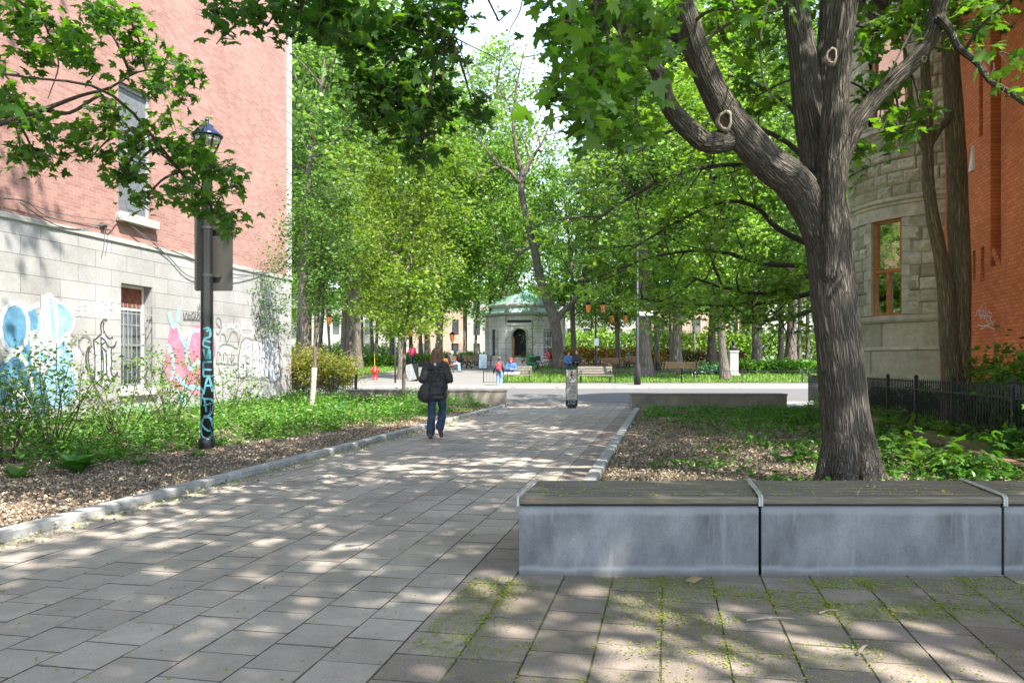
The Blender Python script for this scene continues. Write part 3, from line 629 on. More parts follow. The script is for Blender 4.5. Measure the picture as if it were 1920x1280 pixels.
# ================================================================== RIGHT: tower and red brick wall
TC = Vector((11.7, 21.0, 0)); TR = 2.5
tw = thing("stone_tower", "round grey stone tower with a tall varnished wood window behind the double trunked tree", "tower", TC, 0)
def tower_grid(name, z0, z1, rh, bw, rough, r, seed, cols, hole=None, ph0=120, ph1=262, res=.03):
    rg = np.random.default_rng(seed); nz = int((z1-z0)/res)+1; na = int(math.radians(ph1-ph0)*r/res)+1
    Z = np.linspace(z0, z1, nz); A = np.radians(np.linspace(ph0, ph1, na)); AA, ZZ = np.meshgrid(A, Z); S = AA*r
    row = np.floor((ZZ-z0)/rh).astype(int); rnd = np.random.default_rng(seed+1); offs = rnd.uniform(0, bw, 200); wv = rnd.uniform(.75, 1.35, 200)
    u = (S+offs[row % 200])/(bw*wv[row % 200]); colm = np.floor(u).astype(int); fu = u-colm; fz = (ZZ-z0)/rh-row
    key = (row*7919+colm*104729) % 4096; tb = rnd.uniform(0, 1, 4096)[key]
    edge = np.minimum(np.minimum(fu, 1-fu)*bw, np.minimum(fz, 1-fz)*rh); joint = np.clip(edge/.02, 0, 1)
    if rough:
        nn = np.array([mnoise.noise(Vector((s*4, z*4, seed)))+.6*mnoise.noise(Vector((s*11, z*11, seed+3))) for s, z in zip(S.ravel(), ZZ.ravel())]).reshape(S.shape)
    else: nn = np.zeros_like(S)
    R = r+joint*(.012+rough*np.clip(edge/.07, 0, 1)*(.6+.7*nn+.5*(tb-.5)))
    V = np.column_stack([(R*np.cos(AA)).ravel(), (R*np.sin(AA)).ravel(), ZZ.ravel()]); i = np.arange(nz*na).reshape(nz, na)
    F = np.stack([i[:-1, :-1], i[:-1, 1:], i[1:, 1:], i[1:, :-1]], -1).reshape(-1, 4)
    if hole is not None:
        keep = np.ones((nz-1, na-1), bool); ac = np.degrees((A[:-1]+A[1:])/2); zc = (Z[:-1]+Z[1:])/2
        for h in hole: keep &= ~((ac[None, :] > h[0]) & (ac[None, :] < h[1]) & (zc[:, None] > h[2]) & (zc[:, None] < h[3]))
        F = F[keep.ravel()]
    me = fast_mesh(name, V, F); at = me.color_attributes.new("tint", 'FLOAT_COLOR', 'POINT')
    c0, c1 = np.array(cols[0]), np.array(cols[1]); C = c0+(c1-c0)*tb[..., None]; C = C*(.45+.55*joint[..., None]); C = np.concatenate([C, np.ones(C.shape[:2]+(1,))], -1)
    at.data.foreach_set('color', C.astype(np.float32).ravel()); return mobj(name, me, M_tint, tw)
TCOL = ((.32, .29, .2), (.56, .51, .37))
W = (195, 215.5, 2.62, 5.03)
tower_grid("stone_wall", 2.6, 5.32, .30, .42, .045, TR, 11, TCOL, [(W[0]-4, W[1]+4, 2.5, 5.4), (120, 190, 5.02, 5.4)])
tower_grid("stone_wall", 5.55, 15, .31, .5, .07, TR, 12, TCOL, [(W[0]-1, W[1]+3, 7.5, 10)])
tower_grid("stone_wall", -.1, 2.42, .62, .9, .004, TR+.06, 13, ((.38, .35, .25), (.5, .46, .34)), res=.06)
def arcband(mb, prof, a0, a1, n=60):
    V = [(r*math.cos(math.radians(a0+(a1-a0)*k/n)), r*math.sin(math.radians(a0+(a1-a0)*k/n)), z) for r, z in prof for k in range(n+1)]; m = len(prof)
    mb.add(V, [(i*(n+1)+k, i*(n+1)+k+1, (i+1)*(n+1)+k+1, (i+1)*(n+1)+k) for i in range(m-1) for k in range(n)])
mb = MB(); arcband(mb, [(TR-.1, 5.03), (TR+.045, 5.03), (TR+.05, 5.34), (TR+.09, 5.36), (TR+.09, 5.42), (TR+.14, 5.46), (TR+.14, 5.53), (TR, 5.58)], 120, 262); mb.build("cornice_band", M_tan, tw)
mb = MB(); arcband(mb, [(TR, 2.40), (TR+.12, 2.44), (TR+.16, 2.5), (TR+.16, 2.58), (TR-.1, 2.63)], 120, 262); mb.build("sill_band", M_tan, tw); mb = MB(); arcband(mb, [(TR+.06, 1.72), (TR+.11, 1.75), (TR+.11, 1.80), (TR+.06, 1.83)], 120, 262); mb.build("base_band", M_tan, tw); mb = MB()
arcband(mb, [(TR, 7.2), (TR+.14, 7.26), (TR+.14, 7.36), (TR, 7.42)], 120, 262); mb.build("sill_band", M_tan, tw)
z = 2.63; i = 0; mbs = (MB(), MB())
while z < 5.0:                            # smooth jamb stones beside the window, long and short
    h = min(.31, 5.03-z)
    for mb, s0, s1 in ((mbs[0], (W[0]-4.2-(0 if i % 2 else 2.5)), W[0]), (mbs[1], W[1], W[1]+4.5+(0 if i % 2 else 4.5))):
        arcband(mb, [(TR-.25, z+.004), (TR+.03, z+.004), (TR+.03, z+h-.006), (TR-.25, z+h-.006)], s0, s1, 6)
        for s in (s0, s1):
            c, s_ = math.cos(math.radians(s)), math.sin(math.radians(s)); mb.quad(((TR-.25)*c, (TR-.25)*s_, z), ((TR+.03)*c, (TR+.03)*s_, z), ((TR+.03)*c, (TR+.03)*s_, z+h), ((TR-.25)*c, (TR-.25)*s_, z+h))
    z += h; i += 1
[m.build("jamb_stones", M_tan, tw) for m in mbs]
def towerwin(a0, a1, z0, z1):
    am = math.radians((a0+a1)/2); ww = 2*TR*math.sin(math.radians((a1-a0)/2)); n = Vector((math.cos(am), math.sin(am), 0))
    hold = bpy.data.objects.new("window", None)
    mb = MB(); fw = .07; dd = .1
    mb.box((0, 0, z0+fw/2), (ww, dd, fw)); mb.box((0, 0, z1-fw/2), (ww, dd, fw)); mb.box((-ww/2+fw/2, 0, (z0+z1)/2), (fw, dd, z1-z0-2*fw)); mb.box((ww/2-fw/2, 0, (z0+z1)/2), (fw, dd, z1-z0-2*fw))
    zm = z0+(z1-z0)*.47; mb.box((0, -.01, zm), (ww-2*fw, dd*.9, .08)); mb.box((0, -.02, (z0+zm)/2), (.08, dd*.8, zm-z0-.1))
    for s in (-1, 1): mb.box((s*(ww/2-fw-.02), -.015, (zm+z1)/2), (.035, dd*.7, z1-zm-.16))
    o = mb.build("window", M_orangewood, tw); p = n*(TR-.13); o.location = (p.x, p.y, 0); o.rotation_euler = (0, 0, am+math.pi/2)
    gl, nt_, b_ = newmat("mirror_like_pane"); b_.inputs['Base Color'].default_value = (.62, .66, .62, 1); b_.inputs['Metallic'].default_value = 1.0; b_.inputs['Roughness'].default_value = .03
    bump(nt_, noise_n(nt_, objco(nt_), 2.2, 3), .08, .05, b_)
    MB().box((0, .02, (z0+z1)/2), (ww-fw, .01, z1-z0-fw)).build("pane", gl, o); return o
towerwin(W[0], W[1], 2.62, 5.03); towerwin(194, 218, 7.5, 10)
MB().lathe([(TR-.45, -.1), (TR-.45, 15), (TR+.2, 15), (TR+.2, 15.2), (.1, 17.5)], n=40).build("tower_core", flat("dark_interior", (.03, .03, .03), .9), tw)
# red brick wing
uR = 6.64; aRW = uR*CT
def Rb(px): return wall_hit(px, 600, aRW)[0]
def Rz(px, py): return wall_hit(px, py, aRW)[1]
b_far = Rb(1768); rb = thing("red_brick_building", "orange red brick wing with tall narrow recesses at the right edge of the picture", "building", ab(aRW, b_far, 0), RZ-math.pi)
def Rx(px): return b_far-Rb(px)
holes = [(Rx(1857), Rx(1877), Rz(1860, 500), 16.2, .55, 1), (Rx(1836), Rx(1843), Rz(1838, 257), 16.2, .4, 1), (Rx(1824), Rx(1829), Rz(1826, 530), Rz(1826, 470), .3, 1), (Rx(1839), Rx(1845.5), Rz(1841, 528), Rz(1841, 463), .3, 1)]
mb = MB(); wallholes(mb, 0, 10.6, 1.0, 16.2, holes); mb.quad((10.6, 0, 1.0), (10.6, 6, 1.0), (10.6, 6, 16.2), (10.6, 0, 16.2)); mb.quad((0, 0, 1.0), (0, 0, 16.2), (0, 6, 16.2), (0, 6, 1.0)); mb.build("brick_wall", M_red, rb)
mb = MB()
for hx in (holes[0], holes[2], holes[3]):          # corbelled steps below the recesses
    mb = MB()
    for k in range(5): mb.box((hx[0]+(hx[1]-hx[0])*(.28+.16*k)-.1, .2, hx[2]+.0+.09*(4-k)-.02), ((hx[1]-hx[0])*(.42), .36, .085))
    mb.build("brick_corbel", M_red, rb)
mb = MB(); z = 1.45
for k in range(6): mb.box((5.35, -.012*(6-k)+.1, z-.12*k-.06), (10.7, .3, .1), bev=.01)
mb.build("brick_plinth", M_red, rb)
MB().box((5.4, .1, .35), (10.8, .4, 1.0)).build("stone_footing", M_tan, rb)
x_, z_ = Rx(1823), Rz(1823, 300); mb = MB(); mb.add([(x_-.06, -.06, z_-.25), (x_+.14, -.06, z_-.25), (x_+.14, -.06, z_+.28), (x_-.06, 0, z_-.25), (x_+.14, 0, z_-.25), (x_+.14, 0, z_+.28)], [(0, 1, 2), (0, 2, 5, 3), (1, 4, 5, 2), (0, 3, 4, 1)]); mb.build("pale_stone", M_white, rb)
MB().box((5.2, 3.5, 8.5), (10.2, 5.6, 15.3)).build("building_mass", flat("dark_brick_mass", (.1, .05, .03), .9), rb)
def GR(x, y): return (1740+x/3.2, 280+y/3.2)
graf("graffiti", rb, WH, [[(270, 1110), (290, 1040), (275, 1010), (300, 1060)], [(330, 1000), (345, 960), (360, 1010), (375, 960), (385, 1020)], [(390, 950), (400, 1040), (430, 990), (400, 980), (440, 1060)], [(340, 1050), (380, 1060), (450, 1030)], [(370, 930), (350, 990), (420, 1000)], [(360, 1080), (400, 1060), (445, 1078)]], G=GR, wd=.018, conv=lambda p: (Rx(p[0]), Rz(*p)), y0=-.13)
# ================================================================== benches of concrete with slatted tops
M_strip = flat("dull_zinc", (.42, .42, .4), .5, .2)
bgp = "concrete bench blocks with slatted tops in the foreground"
def conc_bench(x0, x1, label, strip_left=True, y0=5.2):
    skew = .196; root = thing("concrete_bench", label, "bench", (x0, y0, 0), 0, bgp); Lw = x1-x0
    def P(x, y, z): return (x+skew*y, y, z)
    def slab(mb, xa, xb, ya, yb, za, zb, bv=.008):
        V = []
        for z, k in ((za, bv), (za+bv, 0), (zb-bv, 0), (zb, bv)):
            V += [P(xa+k, ya+k, z), P(xb-k, ya+k, z), P(xb-k, yb-k, z), P(xa+k, yb-k, z)]
        mb.add(V, [(3, 2, 1, 0), (12, 13, 14, 15)]+[(r*4+i, r*4+(i+1) % 4, r*4+4+(i+1) % 4, r*4+4+i) for r in range(3) for i in range(4)])
    mb = MB(); slab(mb, .006, Lw-.006, .035, .74, -.05, .455, .01); mb.build("concrete_base", M_conc, root)
    mb = MB(); slab(mb, .006, Lw-.006, .045, .73, .457, .47, .004); mb.build("shadow_gap", M_ink, root)
    mb = MB(); n = 6; wd = .77/n
    for k in range(n): slab(mb, .012, Lw-.012, k*wd+.003, (k+1)*wd-.009, .474, .522+.0015*math.sin(k*2.1), .009)
    mb.build("seat", M_slat, root)
    for xx in ([.004] if strip_left else [])+[Lw-.004]:
        mb = MB()
        s = 1 if xx < .1 else -1
        for o in (0,):
            mb.tube([P(xx+s*o, .77, .53), P(xx+s*o, .02, .531), P(xx+s*o, -.006, .52), P(xx+s*o, -.008, .465)], .008, 6)
        mb.build("metal_strip", M_strip, root)
    return root
conc_bench(.035, 1.634, "bench block at the corner by the path, its left end free"); conc_bench(1.642, 3.245, "middle bench block in front of the big maple trunk"); conc_bench(3.253, 4.86, "rightmost bench block, cut off by the picture edge")
# far concrete planters
def lowwall(name, label, x0, x1, y, h, dep=.6):
    r = thing(name, label, "planter wall", ((x0+x1)/2, y, 0), 0, "low concrete planter walls at the street end"); ln = x1-x0; mb = MB(); n = max(2, int(ln/1.7))
    for k in range(n): mb.box((-ln/2+ln*(k+.5)/n, dep/2, h/2-.15), (ln/n-.01, dep, h+.3-.06), bev=.01)
    mb.build("concrete_base", M_planter, r); MB().box((0, dep/2, h-.025), (ln+.04, dep+.04, .05), bev=.01).build("coping", M_side, r); return r
lowwall("planter_wall", "low concrete planter wall behind the ground cover left of the walking woman", -5.4, -.17, 25.4, .56); lowwall("planter_wall", "low concrete planter wall right of the slim pedestrian sign", 3.66, 8.4, 24.1, .49)
# brick edging of the raised yard
be = thing("brick_edging", "low mossy brick edging wall in front of the black iron fence", "garden wall", ab(4.17, 3, 0), RZ)
MB().box((11.0, -.12, .07), (22, .3, .25), bev=.015).build("brick_course", M_border, be); MB().box((10.6, .12, .03), (21.2, .16, .14), bev=.01).build("stepped_course", M_border, be)
MB().box((11.0, -.33, .14), (22, .36, .1), bev=.04).build("moss_top", M_moss, be)
# ================================================================== iron fence
def iron_fence(name, label, pts, step=.115, post_every=2.35, hgt=.84, top=1.07, cat="fence", finial=True, parts=True):
    r = thing(name, label, cat, pts[0]); o = Vector(pts[0]); rail, pick, posts = MB(), MB(), []
    d0 = 0.0
    for i in range(len(pts)-1):
        p, q = Vector(pts[i])-o, Vector(pts[i+1])-o; Ln = (q-p).length; u = (q-p)/Ln
        n = max(1, round(Ln/post_every))
        for k in range(n+(1 if i == len(pts)-2 else 0)): posts.append(p+u*(Ln*k/n))
        zt = hgt-.14
        rail.bar(p+Vector((0, 0, zt)), q+Vector((0, 0, zt)), .04, .022); rail.bar(p+Vector((0, 0, .12)), q+Vector((0, 0, .12)), .04, .022)
        m = int(Ln/step)
        for k in range(m):
            c = p+u*(step*(k+.5)); pick.box((c.x, c.y, c.z+hgt/2+.02), (.016, .016, hgt-.04), rz=math.atan2(u.y, u.x))
            if finial: pick.add([(c.x-.014, c.y-.014, c.z+hgt), (c.x+.014, c.y-.014, c.z+hgt), (c.x+.014, c.y+.014, c.z+hgt), (c.x-.014, c.y+.014, c.z+hgt), (c.x, c.y, c.z+hgt+.07)], [(0, 1, 4), (1, 2, 4), (2, 3, 4), (3, 0, 4)])
    rail.build("rail", M_iron, r); pick.build("pickets", M_iron, r)
    for c in posts:
        MB().box((c.x, c.y, c.z+hgt/2+.03), (.06, .06, hgt+.08), rz=RZ, bev=.006).lathe([(.035, hgt+.07), (.045, hgt+.1), (.02, hgt+.14)], (c.x, c.y, c.z), 8).build("post", M_iron, r)
    return r
iron_fence("iron_fence", "black iron fence with pointed pickets on the mossy brick edging, right of the big maple", [ab(4.74, b, z) for b, z in ((5.0, .22), (14.5, .22), (18.5, .2), (24.0, .17), (28.2, .13))])
iron_fence("iron_fence", "black iron fence under the yellow hedge beyond the left building corner", [Vector((-10.5, 27.6, .1)), Vector((-8.0, 29.4, .15)), Vector((-5.45, 27.6, .1))], hgt=.8)
# ================================================================== left lamp post with sign
LPp = Vector(((388-960)/FPX*12.5, 12.5, 0.0))
lp = thing("lamp_post", "thick black lamp post with blue paint tags and lantern half hidden in maple leaves", "lamp post", LPp)
MB().lathe([(.125, -.1), (.125, .2), (.12, .22), (.105, .235)], n=24).build("base_collar", M_black, lp, True)
MB().lathe([(.1, .23), (.099, 1.6), (.094, 2.6), (.088, 3.8), (.08, 4.6), (.11, 4.63), (.11, 4.68), (.06, 4.72)], n=24).build("pole", M_black, lp, True)
ln = MB().lathe([(.235, 4.985), (.245, 5.0), (.24, 5.02), (.16, 5.09), (.11, 5.13), (.1, 5.17), (.04, 5.2), (.028, 5.23), (.035, 5.26), (.006, 5.31)], n=24).build("lantern_cap", flat("blue_black_paint", (.02, .03, .07), .25, .4, var=.3), lp, True)
MB().lathe([(.205, 4.98), (.2, 4.93), (.15, 4.88), (.05, 4.86)], n=20).build("glass_bowl", flat("frosted_glass", (.6, .6, .55), .3, bmp=0), lp, True)
for k in range(4):
    a = math.pi/4+k*math.pi/2; c, s_ = math.cos(a), math.sin(a)
    MB().tube([(.09*c, .09*s_, 4.68), (.12*c, .12*s_, 4.74), (.215*c, .215*s_, 4.96), (.225*c, .225*s_, 5.0)], .016, 6).build("lantern_arm", M_black, lp)
def poleconv(p): return p
zc = {"y": 0}
mb = MB()
def pole_stroke(mb, pts, wd=.028):              # paint wrapped on the round pole; pts = (across -1..1, z)
    P = smoothline([(x, 0, z) for x, z in pts], 4); V = []
    for i, p in enumerate(P):
        t = (P[min(i+1, len(P)-1)]-P[max(i-1, 0)]); t = Vector((t.x*.1, 0, t.z)).normalized(); nx, nz = -t.z*wd/2, t.x*wd/2
        for s in (1, -1):
            x = max(-.99, min(.99, p.x+s*nx/.1)); a = math.asin(x)*.95+.1; r = .102
            V.append((r*math.sin(a), -r*math.cos(a), p.z+s*nz))
    mb.add(V, [(2*i, 2*i+1, 2*i+3, 2*i+2) for i in range(len(P)-1)])
def pz(y): return (288.0-y)/127.0                # zoom4 row to height on this pole
def PS(*pts): pole_stroke(mb, [((x-205)/52.0, (1225-y)/4.268*.00845+.0) for x, y in pts], .03)
PS((190, 240), (235, 235), (240, 300), (200, 320), (190, 370), (240, 390)); PS((215, 260), (245, 240)); PS((195, 330), (245, 345)); PS((190, 400), (215, 480), (235, 400), (240, 480))
PS((185, 505), (250, 500)); PS((190, 510), (190, 610)); PS((190, 560), (250, 565)); PS((190, 615), (255, 615)); PS((165, 700), (190, 740)); PS((190, 760), (230, 620), (258, 740)); PS((200, 690), (250, 690)); PS((180, 750), (185, 790), (250, 800), (245, 830), (190, 850)); PS((200, 800), (215, 900)); PS((250, 850), (240, 920), (190, 935))
PS((190, 945), (180, 1000), (235, 1050), (255, 1000), (240, 945), (200, 945)); PS((170, 960), (175, 1080), (230, 1110), (260, 1060)); PS((205, 1140), (215, 1170)); PS((165, 760), (170, 850))
mb.build("graffiti", paint("teal", (.07, .24, .29)), lp)
sg = thing("road_sign", "grey back of a road sign strapped high on the black lamp post", "sign", LPp+Vector((.06, .0, 0)))
def roundrect(w_, h_, r, n=5):
    P = []
    for cx, cy, a in ((w_/2-r, h_/2-r, 0), (-w_/2+r, h_/2-r, 90), (-w_/2+r, -h_/2+r, 180), (w_/2-r, -h_/2+r, 270)):
        P += [(cx+r*math.cos(math.radians(a+90*k/n)), cy+r*math.sin(math.radians(a+90*k/n))) for k in range(n+1)]
    return P
def prism_xz(mb, P, y0, y1):
    n = len(P); mb.add([(x, y0, z) for x, z in P]+[(x, y1, z) for x, z in P], [tuple(range(n)), tuple(range(2*n-1, n-1, -1))]+[(i, n+i, n+(i+1) % n, (i+1) % n) for i in range(n)][::1])
mb = MB(); prism_xz(mb, [(x, z+3.19) for x, z in roundrect(.61, 1.25, .04)], .115, .13); mb.build("sign_panel", M_alu, sg)
for z in (2.8, 3.55): MB().box((-.02, .09, z), (.3, .05, .04)).lathe([(.099, z-.02), (.1, z+.02)], (-.06, 0, 0), 20).build("bracket", M_alu, sg)
# ================================================================== HERO MAPLE
def bark_mesh(name, chains, voxel, disp=.012, fq=6, flare=None, it=3):
    mb = MB()
    for pts, r in chains:
        P = smoothline(pts, 4); mb.tube(P, lerp_r(r, len(P)), 18)
    if flare: flare(mb)
    me = remeshed(mb, name, voxel, it); n = len(me.vertices); co = np.empty(n*3, np.float32); me.vertices.foreach_get('co', co); co = co.reshape(-1, 3).astype(float)
    best = np.full(n, 1e9); B = np.zeros((n, 3)); 
    for ci, (pts, r) in enumerate(chains):
        P = np.array([p[:] for p in smoothline(pts, 3)]); R = np.array(lerp_r(r, len(P))); acc = ci*3.7
        for k in range(len(P)-1):
            a, b = P[k], P[k+1]; d = b-a; l = np.linalg.norm(d); u = d/l; t = np.clip((co-a)@u/l, 0, 1); q = co-(a+np.outer(t*l, u)); dist = np.linalg.norm(q, axis=1)/(R[k]+(R[k+1]-R[k])*t)
            x = np.array([1., 0, 0])-u*u[0]; x /= np.linalg.norm(x); y = np.cross(u, x); m = dist < best-.02; best[m] = dist[m]
            B[m, 0] = (q@x)[m]; B[m, 1] = (q@y)[m]; B[m, 2] = (acc+t[m]*l)*.085; acc += l
    nr = np.empty(n*3, np.float32); me.vertices.foreach_get('normal', nr); nr = nr.reshape(-1, 3)
    h = np.array([abs(mnoise.noise(Vector(v)*fq*2.2))*1.6+.5*mnoise.noise(Vector(v)*fq*.6) for v in B]); co = co+nr*((h-.35)*disp)[:, None]
    me.vertices.foreach_set('co', co.astype(np.float32).ravel()); at = me.attributes.new("bark", 'FLOAT_VECTOR', 'POINT'); at.data.foreach_set('vector', B.astype(np.float32).ravel()); me.update()
    return me
HY = 8.6
def HP(l, Y0=HY, Y1=None): Y1 = Y0 if Y1 is None else Y1; m = len(l)-1; return [PX(x, y, Y0+(Y1-Y0)*i/m) for i, (x, y) in enumerate(l)]
trunkc = (HP([(1594, 932), (1593, 900), (1588, 800), (1574, 650), (1560, 520), (1551, 430), (1548, 370)]), [.40, .325, .285, .272, .268, .275, .23])
limbA = (HP([(1552, 520), (1505, 365), (1440, 305), (1378, 235), (1338, 170), (1312, 110), (1290, 50), (1270, -20), (1235, -140), (1180, -330)], 8.6, 7.7), [.1, .235, .205, .19, .16, .15, .152, .13, .1, .06])
limbA2 = (HP([(1385, 255), (1330, 268), (1298, 248), (1268, 218), (1250, 190), (1243, 155), (1222, 118), (1195, 82), (1165, 45), (1140, 12), (1112, -25), (1050, -120), (960, -220)], 8.35, 7.0), [.14, .125, .115, .105, .1, .085, .082, .08, .078, .075, .07, .055, .03])
limbA3 = (HP([(1305, 90), (1262, 62), (1222, 45), (1180, 30), (1150, 15), (1120, -15)], 8.2, 7.6), [.1, .08, .07, .065, .06, .05])
limbB = (HP([(1552, 520), (1532, 310), (1517, 210), (1505, 110), (1490, 0), (1465, -160), (1420, -380)], 8.55, 8.9), [.1, .19, .185, .165, .155, .13, .08])
limbC = (HP([(1556, 520), (1562, 310), (1567, 200), (1576, 100), (1589, 0), (1610, -160), (1650, -380)], 8.45, 7.9), [.1, .18, .155, .13, .13, .11, .07])
limbC2 = (HP([(1545, 280), (1543, 150), (1548, 60), (1556, -40), (1570, -200)], 8.8, 9.6), [.14, .11, .1, .09, .05])
limbD = (HP([(1558, 380), (1592, 258), (1628, 202), (1672, 155), (1716, 113), (1748, 68), (1760, 20), (1775, -50), (1820, -180)], 8.5, 8.3), [.08, .115, .108, .102, .1, .098, .095, .08, .05])
limbD2 = (HP([(1762, 30), (1786, 62), (1798, 88), (1832, 116), (1856, 150), (1890, 170), (1925, 196), (2000, 240)], 8.25, 7.8), [.05, .045, .042, .038, .036, .033, .03, .02])
hm = thing("maple_tree", "big dark maple with a forked trunk right behind the concrete benches", "tree", (0, 0, 0))
def flare_(mb):
    b = trunkc[0][0]
    for k in range(7):
        a = k*.95+.3; d = Vector((math.cos(a), math.sin(a), 0)); mb.tube([b+d*.42+Vector((0, 0, -.14)), b+d*.32+Vector((0, 0, .1)), b+d*.2+Vector((-.01, 0, .5)), b+d*.1+Vector((-.03, 0, 1.1))], [.06, .1, .11, .08], 10)
trunkc, limbA, limbA2, limbA3, limbB, limbC, limbC2, limbD = [(p_, [x*.89 for x in r_]) for p_, r_ in (trunkc, limbA, limbA2, limbA3, limbB, limbC, limbC2, limbD)]
hero_ch = [trunkc, limbA, limbA2, limbA3, limbB, limbC, limbC2, limbD, limbD2]
me = bark_mesh("trunk", hero_ch, .024, .016, 6.5, flare_); mobj("trunk", me, M_bark, hm)
from mathutils.bvhtree import BVHTree
_bv = BVHTree.FromPolygons([v.co for v in me.vertices], [tuple(p.vertices) for p in me.polygons])
def scar(px, py, rx, ry, par):
    o = Vector((0, 0, EYE)); hit, nr, _, _ = _bv.ray_cast(o, (PX(px, py, 8)-o).normalized()); nr = (nr+Vector((0, -1.2, 0))).normalized()
    ux = Vector((0, 0, 1)).cross(-nr).normalized(); uz = (-nr).cross(ux)*-1; mb = MB(); n = 22; V = []
    for rr, d in ((1.3, -.05), (1.05, .016), (.88, .026), (.72, .022), (.62, .008), (.05, .006)):
        for k in range(n): a = 2*math.pi*k/n; w1_ = 1+.09*math.sin(3*a+px)+.05*math.sin(7*a); V.append((hit+ux*(rx*rr*math.cos(a)*w1_)+uz*(ry*rr*math.sin(a)*w1_)+nr*d)[:])
    mb.add(V, [(i*n+k, i*n+(k+1) % n, (i+1)*n+(k+1) % n, (i+1)*n+k) for i in range(5) for k in range(n)]); o = mb.build("branch_scar", M_stump, par, True); o.data.materials.append(M_scarrot)
    for p in o.data.polygons:
        if p.index >= 3*n: p.material_index = 1
scar(1359, 226, .07, .1, hm); scar(1560, 106, .052, .085, hm); scar(1731, 111, .028, .032, hm)
# crown above the frame
g = np.random.default_rng(21)
def ext(rng, ch, n, length, up=.25, spread=1.0):
    out = []; end = ch[0][-1]; d = (ch[0][-1]-ch[0][-3]).normalized()
    for k in range(n):
        a = rng.uniform(0, 2*math.pi); q, _ = wob(rng, end, d*.8+Vector((math.cos(a)*spread, math.sin(a)*spread, up)), length*rng.uniform(.7, 1.2), 5, .16); out.append((q, length))
    return out
limbs = []
for ch, n in ((limbA, 4), (limbA2, 4), (limbB, 4), (limbC, 4), (limbC2, 3), (limbD, 3)): limbs += [(q, 1.9) for q, l in ext(g, ch, n, 3.4)]
segs, lv = crown_from(g, limbs, 1.2, 5, 17, .5, .035, 0, sub=4, flatten=.6)
keep = ~((lv[:, 1] > 1) & (EYE+(HZ-0)/FPX*lv[:, 1] > lv[:, 2]-.15))     # leaves above the top of the view; those inside come as sprays
def infrm(p): return p.y > 1 and HZ-FPX*(p.z-EYE)/p.y > 15
mb = MB(); add_segs(mb, [(q, [.06, .05, .04, .035, .03, .02]) for q, l in limbs], 6); add_segs(mb, [s for s in segs if not any(infrm(p) for p in s[0])], 4); mb.build("branches", M_twig, hm)
leaf_obj("crown", g, lv[keep], g.uniform(.15, .23, keep.sum()), MAPLE_S, M_leaf, hm, tilt=.35, droop=.3)
def sprays(name, par, clusters, limbpts, mat, seed, lsize=.135, tmpl=MAPLE, jit=.5):
    """leafy twigs: (px, py, rx, ry, depth, leaves); each starts from the nearest limb point"""
    r = np.random.default_rng(seed); tw, P = MB(), []; S = []
    for c in clusters:
        cx, cy, rx, ry, Y, n = c[:6]; n = int(n*(1.45 if lsize < .13 else 1)); cen = PX(cx, cy, Y); an = min(limbpts, key=lambda q: (q-cen).length)
        if (an-cen).length > .4: 
            mid = an.lerp(cen, .5)+Vector((0, 0, .12*(an-cen).length)); tw.tube(smoothline([an, mid, cen], 4), lerp_r([.02, .014, .008], 9), 5, False)
        ng = max(2, n//8)
        for k in range(ng):
            a = r.uniform(0, 6.283); q = math.sqrt(r.uniform()); gx, gy = cx+rx*q*math.cos(a), cy+ry*q*math.sin(a); e = PX(gx, gy, Y+r.normal(0, jit))
            mid = cen.lerp(e, .5)+Vector(r.normal(0, .05, 3))+Vector((0, 0, .06)); L_ = smoothline([cen, mid, e], 3); tw.tube(L_, lerp_r([.008, .005, .0025], len(L_)), 4, False)
            for j in range(n//ng):
                f = r.uniform(.45, 1.05); b = L_[min(int(f*(len(L_)-1)), len(L_)-1)]; o = r.normal(0, .085, 3); P.append((b.x+o[0], b.y+o[1], b.z+o[2]*.8)); S.append(lsize*r.uniform(.55, 1.15))
    tw.build("twigs", M_twig, par); leaf_obj(name, r, P, np.array(S), tmpl, mat, par, tilt=.55, droop=.7)
lp_hero = [p for ch in hero_ch[1:] for p in smoothline(ch[0], 3)]+[p for q, l in limbs for p in q]
sprays("leaf_spray", hm, [
 (1060, 60, 60, 55, 6.2, 90), (1110, 130, 80, 60, 5.8, 110), (1085, 200, 60, 60, 5.8, 80), (1150, 225, 60, 60, 5.8, 80), (1180, 150, 70, 60, 6.0, 80), (1115, 270, 45, 25, 5.8, 26), (1200, 60, 70, 60, 6.8, 80), (1150, 20, 80, 30, 6.5, 60), (1020, 20, 25, 20, 6.5, 12),
 (1190, 240, 40, 50, 6.6, 40), (1350, 60, 60, 60, 9.3, 60), (1410, 60, 50, 70, 9.3, 70), (1420, 180, 50, 60, 9.5, 60), (1380, 20, 60, 30, 7.4, 30), (1460, 20, 30, 30, 7.8, 14), (1240, 25, 40, 30, 7.2, 24),
 (1650, 60, 60, 60, 9.0, 110), (1650, 190, 50, 70, 9.2, 110), (1690, 250, 40, 45, 9.0, 60), (1620, 290, 25, 25, 9.2, 26), (1725, 200, 25, 30, 8.8, 20), (1720, 30, 50, 40, 8.8, 70), (1820, 20, 40, 25, 8.4, 24), (1835, 50, 35, 35, 8.1, 26), (1810, 75, 20, 20, 8.2, 10), (1880, 15, 30, 15, 7.6, 12), (1900, 105, 25, 25, 7.8, 16), (1862, 140, 12, 16, 7.9, 5), (1890, 180, 22, 16, 7.8, 10), (1880, 20, 25, 20, 8.5, 10), (1765, 60, 30, 40, 8.6, 26)], lp_hero, M_leaf, 31)
